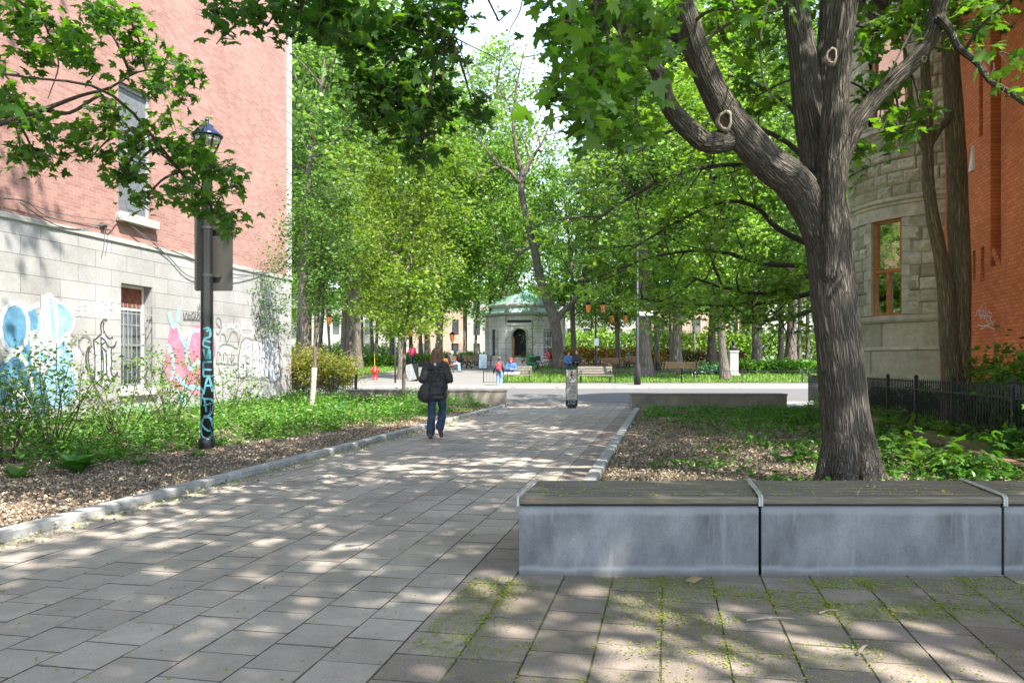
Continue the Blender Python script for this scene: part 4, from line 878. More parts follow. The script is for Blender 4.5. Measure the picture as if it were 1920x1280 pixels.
sprays("leaf_spray", hm, [
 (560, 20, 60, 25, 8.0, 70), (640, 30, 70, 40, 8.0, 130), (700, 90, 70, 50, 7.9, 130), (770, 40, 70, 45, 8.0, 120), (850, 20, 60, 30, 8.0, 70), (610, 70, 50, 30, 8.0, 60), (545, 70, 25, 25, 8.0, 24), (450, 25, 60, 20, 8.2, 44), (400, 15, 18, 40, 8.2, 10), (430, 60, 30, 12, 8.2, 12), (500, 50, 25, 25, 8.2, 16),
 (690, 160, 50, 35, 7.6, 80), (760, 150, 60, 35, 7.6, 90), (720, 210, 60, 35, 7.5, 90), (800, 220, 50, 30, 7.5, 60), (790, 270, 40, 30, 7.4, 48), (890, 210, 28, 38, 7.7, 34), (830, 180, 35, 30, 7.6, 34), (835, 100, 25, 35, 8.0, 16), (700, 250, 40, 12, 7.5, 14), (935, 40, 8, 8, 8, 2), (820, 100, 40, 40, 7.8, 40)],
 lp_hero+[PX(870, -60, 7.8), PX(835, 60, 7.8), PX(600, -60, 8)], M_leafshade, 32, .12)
mb = MB()
for l, r0 in (([(960, -220), (905, -120), (870, -10), (850, 60), (820, 105), (760, 150), (725, 185)], .02), ([(847, 68), (880, 85), (930, 110), (960, 140)], .008), ([(850, 60), (865, 100), (880, 140), (893, 190)], .008), ([(960, -220), (790, -140), (640, -70), (600, 10)], .02), ([(985, -40), (975, 20), (955, 60), (957, 110)], .008), ([(1720, 35), (1660, 150), (1600, 240)], .01), ([(1440, 0), (1425, 80), (1432, 150), (1450, 185)], .012)):
    P = smoothline(HP(l, 7.8, 7.6), 4); MB().tube(P, lerp_r([r0, r0*.3], len(P)), 5, False).build("branch", M_twig, hm)
# ================================================================== a maple outside the left edge, its lower branch reaching in
lm = thing("maple_tree", "maple whose leafy lower branch reaches in over the lamp post from the left edge", "tree", (0, 0, 0))
base = Vector((-9.0, 7.6, 0)); g = np.random.default_rng(5)
ltr = ([base, base+Vector((.05, 0, 3)), base+Vector((.1, .1, 6)), base+Vector((-.1, 0, 10)), base+Vector((.1, .2, 21))], [.36, .3, .27, .2, .06])
lbr = (HP([(-480, 330), (-200, 290), (0, 232), (75, 208), (150, 180), (205, 165), (260, 135), (320, 130)], 8.8, 9.4), [.11, .07, .032, .028, .02, .015, .01, .006])
lbr2 = (HP([(80, 206), (130, 212), (185, 180), (200, 190), (260, 260), (310, 295), (345, 330), (390, 360), (430, 410)], 9.2, 9.2), [.024, .02, .018, .016, .014, .012, .01, .007, .004])
lbr3 = (HP([(-300, 60), (-60, -30), (60, 20), (90, 60), (110, 120), (90, 185)], 8.8, 9.2), [.07, .03, .012, .01, .008, .005])
mobj("trunk", bark_mesh("trunk", [ltr, ([base+Vector((.1, 0, 3.2)), lbr[0][0]], [.14, .11])], .05, .012), M_bark, lm)
mb = MB()
for c in (lbr, lbr2, lbr3): P = smoothline(c[0], 4); mb.tube(P, lerp_r(c[1], len(P)), 7)
limbs = []
for k in range(26):
    z = 6.5+k*.55; a = k*2.4; q, _ = wob(g, base+Vector((0, 0, z)), Vector((math.cos(a), math.sin(a), .35)), 3.9, 5, .14); limbs.append((q, 2.0))
segs, lv = crown_from(g, limbs, 1.2, 6, 18, .36, .04, 0, sub=4)
vis = (lv[:, 0] > -.665*lv[:, 1]) & (lv[:, 2] < EYE+.475*lv[:, 1]) & (lv[:, 1] > 0); lv = lv[~vis]
add_segs(mb, [(q, [.09, .07, .055, .04, .03, .02]) for q, l in limbs], 6); mb.build("branches", M_twig, lm)
leaf_obj("crown", g, lv, g.uniform(.17, .25, len(lv)), MAPLE_S, M_leaf, lm, tilt=.35)
sprays("leaf_spray", lm, [
 (50, 40, 60, 50, 9, 120), (120, 80, 60, 45, 9, 120), (60, 110, 50, 25, 9, 50), (190, 40, 60, 35, 9, 90), (250, 50, 40, 30, 9, 60), (270, 85, 25, 10, 9, 16), (150, 110, 35, 18, 9, 26),
 (250, 120, 35, 14, 9.4, 26), (310, 120, 40, 12, 9.4, 36), (350, 145, 28, 20, 9.4, 36), (300, 170, 50, 22, 9.4, 54), (345, 190, 18, 18, 9.4, 16), (170, 150, 35, 12, 9.4, 7),
 (20, 200, 30, 35, 9, 40), (60, 225, 60, 18, 9, 50), (40, 290, 45, 26, 9, 60), (90, 285, 35, 35, 9, 36), (75, 320, 14, 12, 9, 8), (150, 250, 60, 28, 9.2, 70), (200, 220, 50, 22, 9.2, 50), (175, 290, 45, 16, 9.2, 30), (250, 270, 40, 35, 9.2, 64), (245, 330, 40, 24, 9.2, 50), (270, 375, 30, 22, 9.2, 36), (220, 345, 16, 14, 9.2, 10),
 (310, 235, 30, 14, 9.2, 20), (330, 290, 45, 30, 9.2, 60), (370, 300, 40, 22, 9.2, 50), (410, 320, 45, 22, 9.2, 60), (440, 350, 22, 22, 9.2, 26), (350, 360, 40, 22, 9.2, 50), (400, 400, 40, 24, 9.2, 60), (435, 425, 20, 16, 9.2, 22), (375, 260, 25, 14, 9.2, 12), (10, 140, 14, 14, 6, 6)],
 smoothline(lbr[0], 4)+smoothline(lbr2[0], 4)+smoothline(lbr3[0], 4), M_leaf, 33, .115)
leaf_obj("leaf_spray", g, [PX(x, y, 4.2+.1*i) for i, (x, y) in enumerate([(8, 125), (30, 195), (5, 175), (12, 215)])], np.array([.13, .15, .12, .1]), MAPLE, M_leaf, lm, tilt=.6)
# ================================================================== maples behind the camera that shade the square
def shade_tree(label, base, zc_, rad, seed, nl=18, per=6, nleaf=27):
    t = thing("maple_tree", label, "tree", (0, 0, 0), group="maples standing round the little square"); r = np.random.default_rng(seed); base = Vector(base)
    tr = ([base, base+Vector((.1, 0, 2.5)), base+Vector((0, .1, 5)), base+Vector((.1, -.1, zc_+2.5))], [.36, .28, .24, .07])
    mb = MB(); P = smoothline(tr[0], 4); mb.tube(P, lerp_r(tr[1], len(P)), 14); mb.build("trunk", M_bark, t, True); limbs = []
    for k in range(nl):
        z = zc_-3+5.2*k/nl; a = k*2.4+seed; q, _ = wob(r, base+Vector((0, 0, z)), Vector((math.cos(a), math.sin(a), .35)), rad*r.uniform(.7, 1.05), 5, .13); limbs.append((q, 2.2))
    segs, lv = crown_from(r, limbs, 1.3, per, nleaf, .62, .04, 0, sub=4, flatten=.7)
    vis = (np.abs(lv[:, 0]+.0) < .68*lv[:, 1]) & (lv[:, 2] < EYE+.47*lv[:, 1]+.1); lv = lv[~vis]
    mb = MB(); add_segs(mb, [(q, [.1, .08, .06, .05, .035, .02]) for q, l in limbs if not any(infrm(p) for p in q)], 6); mb.build("branches", M_twig, t)
    leaf_obj("crown", r, lv, r.uniform(.17, .26, len(lv)), MAPLE_S, M_leaf, t, tilt=.35); return t
shade_tree("maple behind the viewpoint to the right, its shade covering the square", (7.0, -3.4, 0), 9.5, 6.5, 41, 24)
shade_tree("maple behind the viewpoint to the left, its shade covering the path", (-.6, -6.5, 0), 9.5, 6.5, 42, 24)
# ================================================================== double trunked tree
dt = thing("double_trunk_tree", "shaggy barked tree with two trunks from one foot, before the round tower", "tree", (0, 0, 0)); Y2 = 14.6
k1 = (HP([(1790, 806), (1796, 700), (1799, 600), (1800, 500), (1797, 400), (1793, 300), (1787, 200), (1783, 100), (1780, 0), (1775, -170), (1760, -400)], Y2), [.27, .22, .2, .19, .185, .175, .162, .15, .14, .11, .07])
k2 = (HP([(1790, 740), (1778, 640), (1774, 560), (1762, 470), (1748, 400), (1740, 330), (1739, 250), (1736, 150), (1731, 60), (1722, -80), (1700, -300)], Y2-.1), [.19, .155, .14, .125, .115, .105, .097, .09, .08, .06, .03])
k3 = (HP([(1741, 285), (1722, 245), (1709, 195), (1705, 150), (1690, 60)], Y2-.1), [.1, .07, .06, .05, .03])
k4 = (HP([(1742, 275), (1760, 245), (1782, 215)], Y2-.1), [.07, .06, .06])
mobj("trunk", bark_mesh("trunk", [k1, k2, k3, k4], .034, .02, 5), M_bark2, dt); g = np.random.default_rng(8); limbs = []
for ch in (k1, k2, k3): limbs += [(q, 2.0) for q, l in ext(g, ch, 6, 4.0, .3, 1.2)]
for k in range(8): q, _ = wob(g, k1[0][8+k % 3]+Vector((0, 0, .3*k)), Vector((math.cos(k*2.4), math.sin(k*2.4), .4)), 4.2, 5, .15); limbs.append((q, 1.9))
segs, lv = crown_from(g, limbs, 1.2, 5, 18, .38, .04, 0)
pyv = HZ-FPX*(lv[:, 2]-EYE)/lv[:, 1]; pxv = 960+FPX*lv[:, 0]/lv[:, 1]; lv = lv[~((pyv > 60) & (pxv > 1700))]
mb = MB(); add_segs(mb, [(q, [.07, .06, .05, .04, .03, .02]) for q, l in limbs], 6); mb.build("branches", M_twig, dt)
leaf_obj("crown", g, lv, g.uniform(.15, .24, len(lv)), MAPLE_S, M_leaf, dt, tilt=.4)
# ================================================================== generic trees
def skeleton(seed, H, first, spread, nl=16, curl=.13, rise=.5, shape=1.0, sub=4, per=5, n_leaf=16, lsp=.42, twig=1.3, flat_=.45, topw=.45):
    r = np.random.default_rng(seed); tr, _ = wob(r, (0, 0, 0), (0, 0, 1), H*.93, 9, .045, .05)
    segs = [(tr, [1, .86, .8, .74, .66, .56, .45, .34, .22, .1])]; limbs = []
    for k in range(nl):
        f = k/(nl-1); z = first+(H*.9-first)*f; i = min(int(z/(H*.93)*9), 8); p = tr[i].lerp(tr[i+1], z/(H*.93)*9-i); a = k*2.4+seed
        ln_ = spread*(topw+(1-topw)*math.sin(math.pi*min(1, .25+.75*(1-f))))*r.uniform(.8, 1.15)*shape; q, _ = wob(r, p, Vector((math.cos(a), math.sin(a), rise+.5*f)), ln_, 5, curl)
        rr = .42*(1-.75*f); segs.append((q, [rr, rr*.75, rr*.6, rr*.45, rr*.3, rr*.12])); limbs.append((q, ln_*.45))
    s2, lv = crown_from(r, limbs, twig, per, n_leaf, lsp, .16, .02, sub=sub, flatten=flat_); return segs, s2, lv
def proto_leaf(name, seed, lv, size, tmpl, mat, tilt=.6, droop=.35):
    r = np.random.default_rng(seed); V, F = leaf_arrays(r, lv, r.uniform(size*.6, size*1.2, len(lv)), tmpl, tilt=tilt, droop=droop); me = fast_mesh(name, V, F); me.materials.append(mat); return me
PROTO = []
for i, (H, first, spread, nl, m, kw) in enumerate([
 (19, 5.0, 5.6, 22, M_bgleaf, {}), (21, 6.0, 6.0, 24, M_bgleaf2, {}), (17, 4.4, 5.4, 20, M_bgleaf, {}), (22, 6.5, 5.2, 24, M_bgleaf2, dict(rise=.8)), (15, 4.0, 5.0, 18, M_yleaf, {})]):
    sg_, s2, lv = skeleton(50+i, H, first, spread, nl, n_leaf=22, lsp=.5, per=5, sub=6, **kw); PROTO.append((sg_, s2, proto_leaf("crown", 70+i, lv, .27, RHOMB, m, .75)))
def park_tree(label, base, r0, pi, s=1.0, rz=0.0, group="trees in the park", lean=None, name="park_tree", bark=None):
    sg_, s2, lm_ = PROTO[pi]; t = thing(name, label, "tree", base, rz, group); t.scale = (s, s, s); mb = MB(); q, rr = sg_[0]
    P = smoothline(q, 2); R = lerp_r(rr, len(P)); R = [x*r0/s for x in R]; R[0] *= 1.5; R[1] *= 1.12; mb.tube(P, R, 12, False)
    for q, rr in sg_[1:]: mb.tube(q, [max(.02, x*r0/s) for x in rr], 6, False)
    for q, rr in s2[::2]: mb.tube(q, [max(.012, x*r0*.8) for x in rr], 3, False)
    mb.build("trunk", bark or M_bgbark, t, True); mobj("crown", lm_, None, t) if lm_.materials else None
    if lean: t.rotation_euler = (lean[0], lean[1], rz)
    return t
def bt(px, py, wpx, pi, label, s=1.0, lean=None, **kw):
    p = ground_at(px, py); return park_tree(label, p, wpx*p.y/FPX/2, pi, s, (px*1.7) % 6.28, lean=lean, **kw)
R_ = math.radians
bt(1075, 686.5, 12, 0, "park tree with a slim curved trunk just right of the kiosk tree", .8); bt(1160, 690, 11, 2, "park tree behind the second pair of orange lanterns", .62); bt(1211, 705, 23, 1, "park tree with the thick pale trunk behind the grey pole")
bt(1233, 697, 9, 3, "thin park tree just right of the thick pale trunk"); bt(1257, 690, 6, 2, "very thin park tree left of the brown bench end", .8); bt(1334, 688, 17, 1, "stout park tree behind the beds left of the bust"); bt(1361, 711, 17, 0, "park tree with the leaning trunk right beside the bust", .8, (0, R_(6)))
bt(1416, 687, 11, 3, "park tree right of the bust pedestal"); bt(1464, 688, 13, 2, "park tree left of the stout pair on the right"); bt(1482, 692, 21, 1, "stoutest park tree seen left of the iron fence corner"); bt(1514, 687, 8, 0, "thin park tree beside the big maple trunk")
bt(1499, 690, 7, 2, "slender park tree right of the stoutest one"); bt(672, 691, 15, 1, "park tree with a flared foot behind the red hydrant, left of it"); bt(646, 687.5, 15, 0, "broad park tree rising over the yellow hedge", 1.05); bt(698, 687, 8, 3, "thin park tree above the hydrant")
bt(735, 687, 8, 2, "thin park tree left of the grey street pole"); bt(790, 687, 8, 1, "park tree left of the walking woman's head"); bt(823, 688, 15, 2, "leaning park tree right above the walking woman's head", 1.0, (0, R_(5))); bt(562, 694, 15, 1, "dark park tree close to the left building corner", 1.1)
bt(600, 688, 9, 3, "park tree behind the young locust"); bt(893, 686, 6, 0, "thin park tree left of the kiosk"); bt(922, 685.2, 9, 3, "tall park tree behind the kiosk roof, left part", 1.1); bt(751, 712, 11, 4, "dark leaning park tree beside the white folding board", .62, (0, R_(9)))
rr_ = np.random.default_rng(77); DC = {}
for k in range(26):
    px = 430+k*48+rr_.uniform(-15, 15); Y = rr_.uniform(80, 125); p = Vector(((px-960)/FPX*Y, Y, gz(Y))); nn_ = ["first", "second", "third", "fourth", "fifth"]; kk_ = min(6, max(0, int((px-430)/180))); DC[kk_] = DC.get(kk_, -1)+1; pl = ["behind the left building edge", "behind the hedge", "beyond the plaza", "beyond the kiosk", "beyond the orange hedge", "beyond the bust", "behind the big maple trunk"][min(6, max(0, int((px-430)/180)))]
    park_tree(nn_[DC[kk_]]+" distant park tree from the left "+pl, p, .14+.08*rr_.uniform(), k % 4, rr_.uniform(.95, 1.2), rr_.uniform(0, 6), "distant park trees in the far row")
for (px, Y, pi, s, lb_) in [(575, 44, 1, 1.15, "tall park tree filling the view beside the left building"), (655, 56, 3, 1.12, "tall park tree with dark limbs above the yellow hedge"), (735, 66, 1, 1.05, "tall park tree above the young yellow maple"), (1215, 66, 1, 1.1, "tall park tree above the orange lanterns"), (1270, 48, 0, 1.15, "tall park tree above the brown bench"), (1420, 52, 3, 1.1, "tall park tree behind the big maple's left limb"), (1560, 45, 1, 1.1, "tall park tree behind the big maple fork"), (500, 60, 0, 1.1, "tall park tree hidden behind the building corner"), (800, 85, 2, .9, "park tree above the path gap, left"), (1650, 60, 3, 1.1, "park tree behind the round tower")]:
    park_tree(lb_, Vector(((px-960)/FPX*Y, Y, gz(Y))), .3, pi, s, px % 6, "trees in the park")
# kiosk tree: open skeleton with sparse light leaves
kb = ground_at(1046, 691); YK = kb.y; kt = thing("park_tree", "pale trunked park tree in front of the kiosk, forked low with an open crown", "tree", (0, 0, 0), group="trees in the park"); w_ = YK/FPX
kc = [(HP([(1047, 694), (1046, 660), (1043, 620), (1037, 592), (1025, 560), (1010, 510), (1003, 470), (992, 430), (983, 390), (977, 350), (978, 320), (968, 285), (962, 230), (966, 180), (975, 130), (985, 90)], YK), [15*w_, 10.5*w_, 10*w_, 10*w_, 8.5*w_, 7.5*w_, 7*w_, 6.5*w_, 6*w_, 5.5*w_, 5*w_, 4*w_, 3*w_, 2.2*w_, 1.5*w_, .8*w_]),
 (HP([(1040, 604), (1055, 585), (1075, 565), (1090, 530), (1098, 495), (1110, 440)], YK), [8*w_, 6*w_, 5*w_, 4*w_, 3*w_, 1.5*w_]), (HP([(977, 345), (955, 320), (935, 310), (915, 285), (900, 265)], YK), [5*w_, 3.5*w_, 3*w_, 2*w_, 1*w_]),
 (HP([(978, 345), (990, 310), (1005, 285), (1020, 260), (1035, 220)], YK), [4.5*w_, 3.5*w_, 2.6*w_, 2*w_, 1*w_]), (HP([(930, 312), (900, 330), (870, 322)], YK), [2*w_, 1.5*w_, .8*w_]), (HP([(966, 230), (950, 190), (930, 160)], YK), [2*w_, 1.4*w_, .7*w_]), (HP([(1000, 460), (970, 480), (950, 520)], YK), [3*w_, 2*w_, 1*w_])]
mb = MB()
for c in kc: P = smoothline(c[0], 4); mb.tube(P, lerp_r(c[1], len(P)), 10)
g = np.random.default_rng(9); segs, lv = crown_from(g, [(smoothline(c[0], 2), 3.2) for c in kc]+[(smoothline(kc[0][0][8:], 2), 3.4)], 1.6, 5, 15, .5, .06, .05, sub=5)
add_segs(mb, segs, 4); mb.build("trunk", M_bgbark, kt, True); leaf_obj("crown", g, lv[lv[:, 2] > 7.5], g.uniform(.16, .3, (lv[:, 2] > 7.5).sum()), RHOMB, M_bgleaf2, kt, tilt=.75)
# second pale leaning trunk behind the kiosk
for (l, lb_) in (([(948, 690), (945, 610), (940, 570), (955, 520), (975, 480), (988, 445)], "pale leaning trunk behind the kiosk roof, right one"), ([(922, 690), (924, 560), (925, 500), (922, 450)], "upright pale trunk behind the kiosk roof, left one")):
    t = thing("park_tree", lb_, "tree", (0, 0, 0), group="trees in the park"); P = smoothline(HP(l, 72), 4); MB().tube(P, lerp_r([.34, .3, .24, .2], len(P)), 10).build("trunk", M_bgbark, t, True)
    segs, lv = crown_from(g, [(P[6:], 3.0), (P[12:], 3.5)], 1.5, 5, 14, .6, .06, .1, sub=4); leaf_obj("crown", g, lv, g.uniform(.2, .34, len(lv)), RHOMB, M_bgleaf2, t, tilt=.7)
# street maple whose layered branches fill the middle right
g = np.random.default_rng(12); sm = thing("maple_tree", "bright green maple with layered branches spreading left from behind the big trunk", "tree", (0, 0, 0)); b0 = PX(1553, 0, 23.5); b0.z = 0; mb = MB()
mb.tube(smoothline([b0, b0+Vector((.1, 0, 4)), b0+Vector((.3, 0, 8)), b0+Vector((.2, .2, 12))], 4), lerp_r([.28, .22, .16, .05], 13), 10); limbs = []
for (l, y1) in (([(1545, 510), (1500, 498), (1430, 495), (1340, 470), (1230, 480), (1120, 520)], 21), ([(1545, 470), (1460, 430), (1420, 390), (1360, 378), (1280, 410), (1180, 470)], 22), ([(1550, 400), (1480, 340), (1400, 310), (1290, 320), (1180, 370), (1110, 420)], 20), ([(1550, 350), (1480, 270), (1380, 230), (1270, 240), (1190, 290)], 23), ([(1550, 540), (1480, 560), (1400, 570), (1290, 570), (1200, 560)], 22.5), ([(1550, 300), (1480, 200), (1400, 150), (1300, 130)], 24), ([(1555, 560), (1500, 590), (1440, 600), (1390, 605)], 21), ([(1555, 420), (1620, 380), (1640, 330)], 22), ([(1550, 520), (1490, 520), (1440, 550), (1360, 540), (1300, 520)], 19.5)):
    q = smoothline(HP(l, 23.5, y1), 3); mb.tube(q, lerp_r([.1, .06, .025], len(q)), 6); limbs.append((q, 1.7))
segs, lv = crown_from(g, limbs, .95, 9, 17, .2, .03, .03, sub=6, flatten=.25); add_segs(mb, segs, 4); mb.build("trunk", M_bark, sm, True)
zp = HZ-FPX*(lv[:, 2]-EYE)/lv[:, 1]; lv = lv[zp < 622]
leaf_obj("crown", g, lv, g.uniform(.1, .19, len(lv)), MAPLE_S, M_bgleaf, sm, tilt=.35, droop=.45)
# young trees on the left bed
def young(name, label, px, Y, wpx, H, first, spread, seed, mat, leaf, nl, pale=None, n_leaf=14, base_z=0.0, rise=.7, group=None, per=5, tmpl=OVAL, lsp=.2):
    b = Vector(((px-960)/FPX*Y, Y, base_z)); t = thing(name, label, "tree", b, 0, group); sg_, s2, lv = skeleton(seed, H, first, spread, nl, per=per, sub=4, n_leaf=n_leaf, lsp=lsp, twig=.6, rise=rise, topw=.3, curl=.16, flat_=.35)
    r0 = wpx*Y/FPX/2; mb = MB(); q, rr = sg_[0]; P = smoothline(q, 3); mb.tube(P, [x*r0 for x in lerp_r(rr, len(P))], 10)
    for q, rr in sg_[1:]: mb.tube(q, [max(.006, x*r0*.9) for x in rr], 5, False)
    for q, rr in s2: mb.tube(q, [max(.003, x*r0*.5) for x in rr], 3, False)
    mb.build("trunk", M_bgbark, t, True)
    if pale: MB().tube([q_ + Vector((0, 0, 0)) for q_ in (P[0], P[1], P[2], P[3], P[4], P[5], P[6]) if q_.z < pale], r0*1.06, 12).build("painted_trunk_foot", M_palebark, t, True)
    r = np.random.default_rng(seed+1); leaf_obj("crown", r, lv, r.uniform(leaf*.6, leaf*1.2, len(lv)), tmpl, mat, t, tilt=.5); return t
young("young_locust_tree", "young feathery tree with a pale lower trunk before the left building corner", 583, 21, 9.5, 6.3, 3.0, .95, 201, M_lleaf, .1, 17, 1.5, 13, per=6, lsp=.19)
young("young_maple_tree", "young yellow green maple with a thin trunk before the low planter wall", 757, 23, 8, 7.4, 2.3, 2.5, 205, M_yleaf, .13, 20, None, 12, per=6, tmpl=MAPLE_S, lsp=.22)
young("sapling", "thin sapling leafing beside the left building corner, near the hanging cable", 527, 27.5, 3, 5.2, 2.4, .6, 209, M_lleaf, .1, 8, None, 7)
young("sapling", "bare stemmed sapling before the kiosk door", 1000, 57, 2.5, 5.0, 1.2, .7, 211, M_bgleaf2, .12, 7, None, 4, base_z=1.0)
# ================================================================== shrubs and small plants
def bush(name, label, base, h, spread, stems, seed, mat, leaf, n_leaf, per=6, cat="shrub", tmpl=OVAL, group=None, stemmat=None, lsp=.1, r0=.012, sub=3, tilt=.6, low=.3):
    r = np.random.default_rng(seed); t = thing(name, label, cat, base, 0, group); mb = MB(); limbs = []
    for k in range(stems):
        a = k*2.4+r.uniform(-.4, .4); o = r.uniform(0, .12)*spread; q, _ = wob(r, (math.cos(a)*o, math.sin(a)*o, 0), (math.cos(a)*spread/h*r.uniform(.2, 1), math.sin(a)*spread/h*r.uniform(.2, 1), 1), h*r.uniform(.65, 1.1), 5, .12); limbs.append((q, h*.28)); mb.tube(q, lerp_r([r0, r0*.4], 6), 5, False)
    s2, lv = crown_from(r, limbs, h*.18, per, n_leaf, lsp, r0*.5, .02, sub=sub, flatten=.7); add_segs(mb, s2, 3, 1, .0015); mb.build("stems", stemmat or M_twig, t)
    leaf_obj("foliage", r, lv, r.uniform(leaf*.6, leaf*1.2, len(lv)), tmpl, mat, t, tilt=tilt); return t
def gp(px, py, z=0.0): p = ground_at(px, py); return Vector((p.x, p.y, p.z+z))
bush("wall_shrub", "airy shrub with dark stems against the blue graffiti at the left edge", gp(95, 850), 1.75, 1.6, 13, 301, M_shrub, .07, 6, 5, lsp=.15)
bush("wall_shrub", "airy shrub with dark stems leaning right below the black letter graffiti", gp(225, 838), 1.3, 1.3, 11, 302, M_shrub, .065, 6, 5, lsp=.14)
bush("wall_shrub", "light green shrub before the pink graffiti, left of the lamp post", gp(320, 800), 1.8, .9, 8, 303, M_shrub, .08, 6, 5, lsp=.14)
bush("wall_shrub", "light green shrub just right of the lamp post", gp(425, 792), 1.6, .6, 5, 304, M_shrub, .08, 6, 5, lsp=.14)
bush("wall_shrub", "tall weedy shrub at the far left edge", gp(5, 880), 1.2, 1.0, 9, 305, M_shrub, .07, 10, 5, lsp=.12)
bush("yellow_hedge", "yellow and coppery clipped hedge behind the iron fence at the building corner", Vector((-8.1, 30.6, .2)), 1.65, 1.5, 26, 306, M_hedge, .09, 22, 6, "hedge", lsp=.22)
bush("yellow_hedge", "yellow green right end of the hedge, beside the fence corner", Vector((-6.9, 30.2, .2)), 1.5, 1.2, 22, 307, M_hedge, .09, 22, 6, "hedge", lsp=.2)
bush("yew_shrub", "dark low yew at the foot of the iron fence, farther one", gp(1690, 790, .1)+Vector((.0, .6, 0)), .75, .7, 16, 308, M_yew, .06, 24, 5, lsp=.09, group="dark yews at the foot of the iron fence")
bush("yew_shrub", "dark low yew at the foot of the iron fence, nearer one", gp(1735, 800, .1), .7, .6, 16, 309, M_yew, .06, 24, 5, lsp=.09, group="dark yews at the foot of the iron fence")
bush("broad_shrub", "broad leafy shrub spilling over the iron fence at the right edge", Vector((8.5, 12.4, .2)), 1.6, 1.5, 16, 310, M_leaf, .12, 12, 6, lsp=.2, r0=.02)
bush("broad_shrub", "broad leafy shrub behind the iron fence, below the double trunk", Vector((8.7, 14.6, .2)), 1.0, 1.1, 12, 311, M_leaf, .11, 12, 6, lsp=.18, r0=.016)
bush("broad_shrub", "leafy shrub pushing through the pickets at the right edge", Vector((7.3, 10.2, .2)), .8, .8, 8, 312, M_leaf, .13, 8, 5, lsp=.15, tmpl=MAPLE_S)
for i, (px, py, h, lb_) in enumerate([(1665, 880, .55, "just right of the big trunk"), (1700, 850, .6, "second from the big trunk"), (1740, 880, .5, "in front of the brick edging"), (1800, 895, .5, "behind the bench joint, sunlit"), (1850, 898, .4, "behind the rightmost bench"), (1895, 870, .6, "at the right edge before the brick edging"), (1670, 815, .6, "behind the big trunk on its right"), (1740, 815, .5, "between yews and brick edging"), (1500, 790, .5, "left of the big trunk"), (1490, 860, .3, "low, left of the big trunk foot")]):
    bush("maple_seedling", "maple seedling with big soft leaves, "+lb_, gp(px, py+12, .03), h*.75, h*.7, 4, 330+i, M_leaf if i != 3 else M_cover, .14, 3, 2, "seedling", MAPLE, "maple seedlings on the right bed", r0=.006, lsp=.1, sub=2, tilt=.4)
def rosette(name, label, base, n, ln, wd, seed, mat, group=None, upr=.8):
    r = np.random.default_rng(seed); t = thing(name, label, "plant", base, 0, group); mb = MB()
    for k in range(n):
        a = k*2.4+r.uniform(-.3, .3); l = ln*r.uniform(.7, 1.1); e = upr*r.uniform(.5, 1.3); V = []
        for j in range(6):
            s = j/5; rr = l*s*math.cos(e*(1-.5*s)); z = l*s*math.sin(e*(1-.45*s)); ww = wd*math.sin(math.pi*(.08+.9*s))*.5; x, y = rr*math.cos(a), rr*math.sin(a)
            V += [(x-ww*math.sin(a), y+ww*math.cos(a), z+.25*ww), (x, y, z), (x+ww*math.sin(a), y-ww*math.cos(a), z+.25*ww)]
        mb.add(V, [(3*j, 3*j+1, 3*j+4, 3*j+3) for j in range(5)]+[(3*j+1, 3*j+2, 3*j+5, 3*j+4) for j in range(5)])
    mb.build("leaves", mat, t, True); return t
rosette("hosta_plant", "round bright green hosta on the mulch left of the lamp post", gp(145, 897, .06), 24, .36, .17, 401, M_cover, "hostas along the mulch", 1.1)
rosette("hosta_plant", "small bright hosta near the left picture edge", gp(32, 905, .03), 12, .26, .12, 402, M_cover, "hostas along the mulch", .95)
rosette("hosta_plant", "small pointed hosta between the round one and the lamp post", gp(265, 880, .03), 9, .26, .09, 403, M_cover, "hostas along the mulch", 1.1)
rosette("hosta_plant", "small hosta at the foot of the lamp post", gp(372, 862, .03), 10, .24, .09, 404, M_cover, "hostas along the mulch", .95)
rosette("iris_plant", "bluish sword leaved iris in the ground cover behind the lamp post", gp(632, 790, .03), 14, .7, .06, 405, leafmat("iris_leaf", [(.04, .12, .06), (.08, .18, .1)], .2), None, 1.35)
# ---- ground cover, mulch chips, grass, litter
def scatter(n, a0, a1, b0, b1, dens, seed):
    r = np.random.default_rng(seed); A, B = r.uniform(a0, a1, n), r.uniform(b0, b1, n); k = np.array([r.uniform() < dens(a, b) for a, b in zip(A, B)]); A, B = A[k], B[k]
    X, Y = A*CT+B*ST, -A*ST+B*CT; return A, B, X, Y, r
def nz_(a, b, f=1.0, s=0): return mnoise.noise(Vector((a*f, b*f, s)))
def cover(name, label, a0, a1, b0, b1, dens, hfn, seed, n, size, mat, z0=.04, fol=5):
    A, B, X, Y, r = scatter(n, a0, a1, b0, b1, dens, seed); P = []
    for a, b, x, y in zip(A, B, X, Y):
        h = hfn(a, b)*r.uniform(.35, 1.1); gzv = gz(y)+z0
        for k in range(fol): P.append((x+r.normal(0, .06), y+r.normal(0, .06), gzv+h*r.uniform(.45, 1.0)))
    P = np.array(P); o = leaf_obj(name, r, P, r.uniform(size*.6, size*1.25, len(P)), OVAL, mat, None, tilt=.5, droop=.3); tag(o, label, "ground cover", None, "stuff"); return o
def edgeL(b): return float(np.interp(b, [4, 9, 12, 14, 17, 22, 26], [-8.4, -7.7, -7.05, -6.5, -6.0, -5.7, -5.5]))
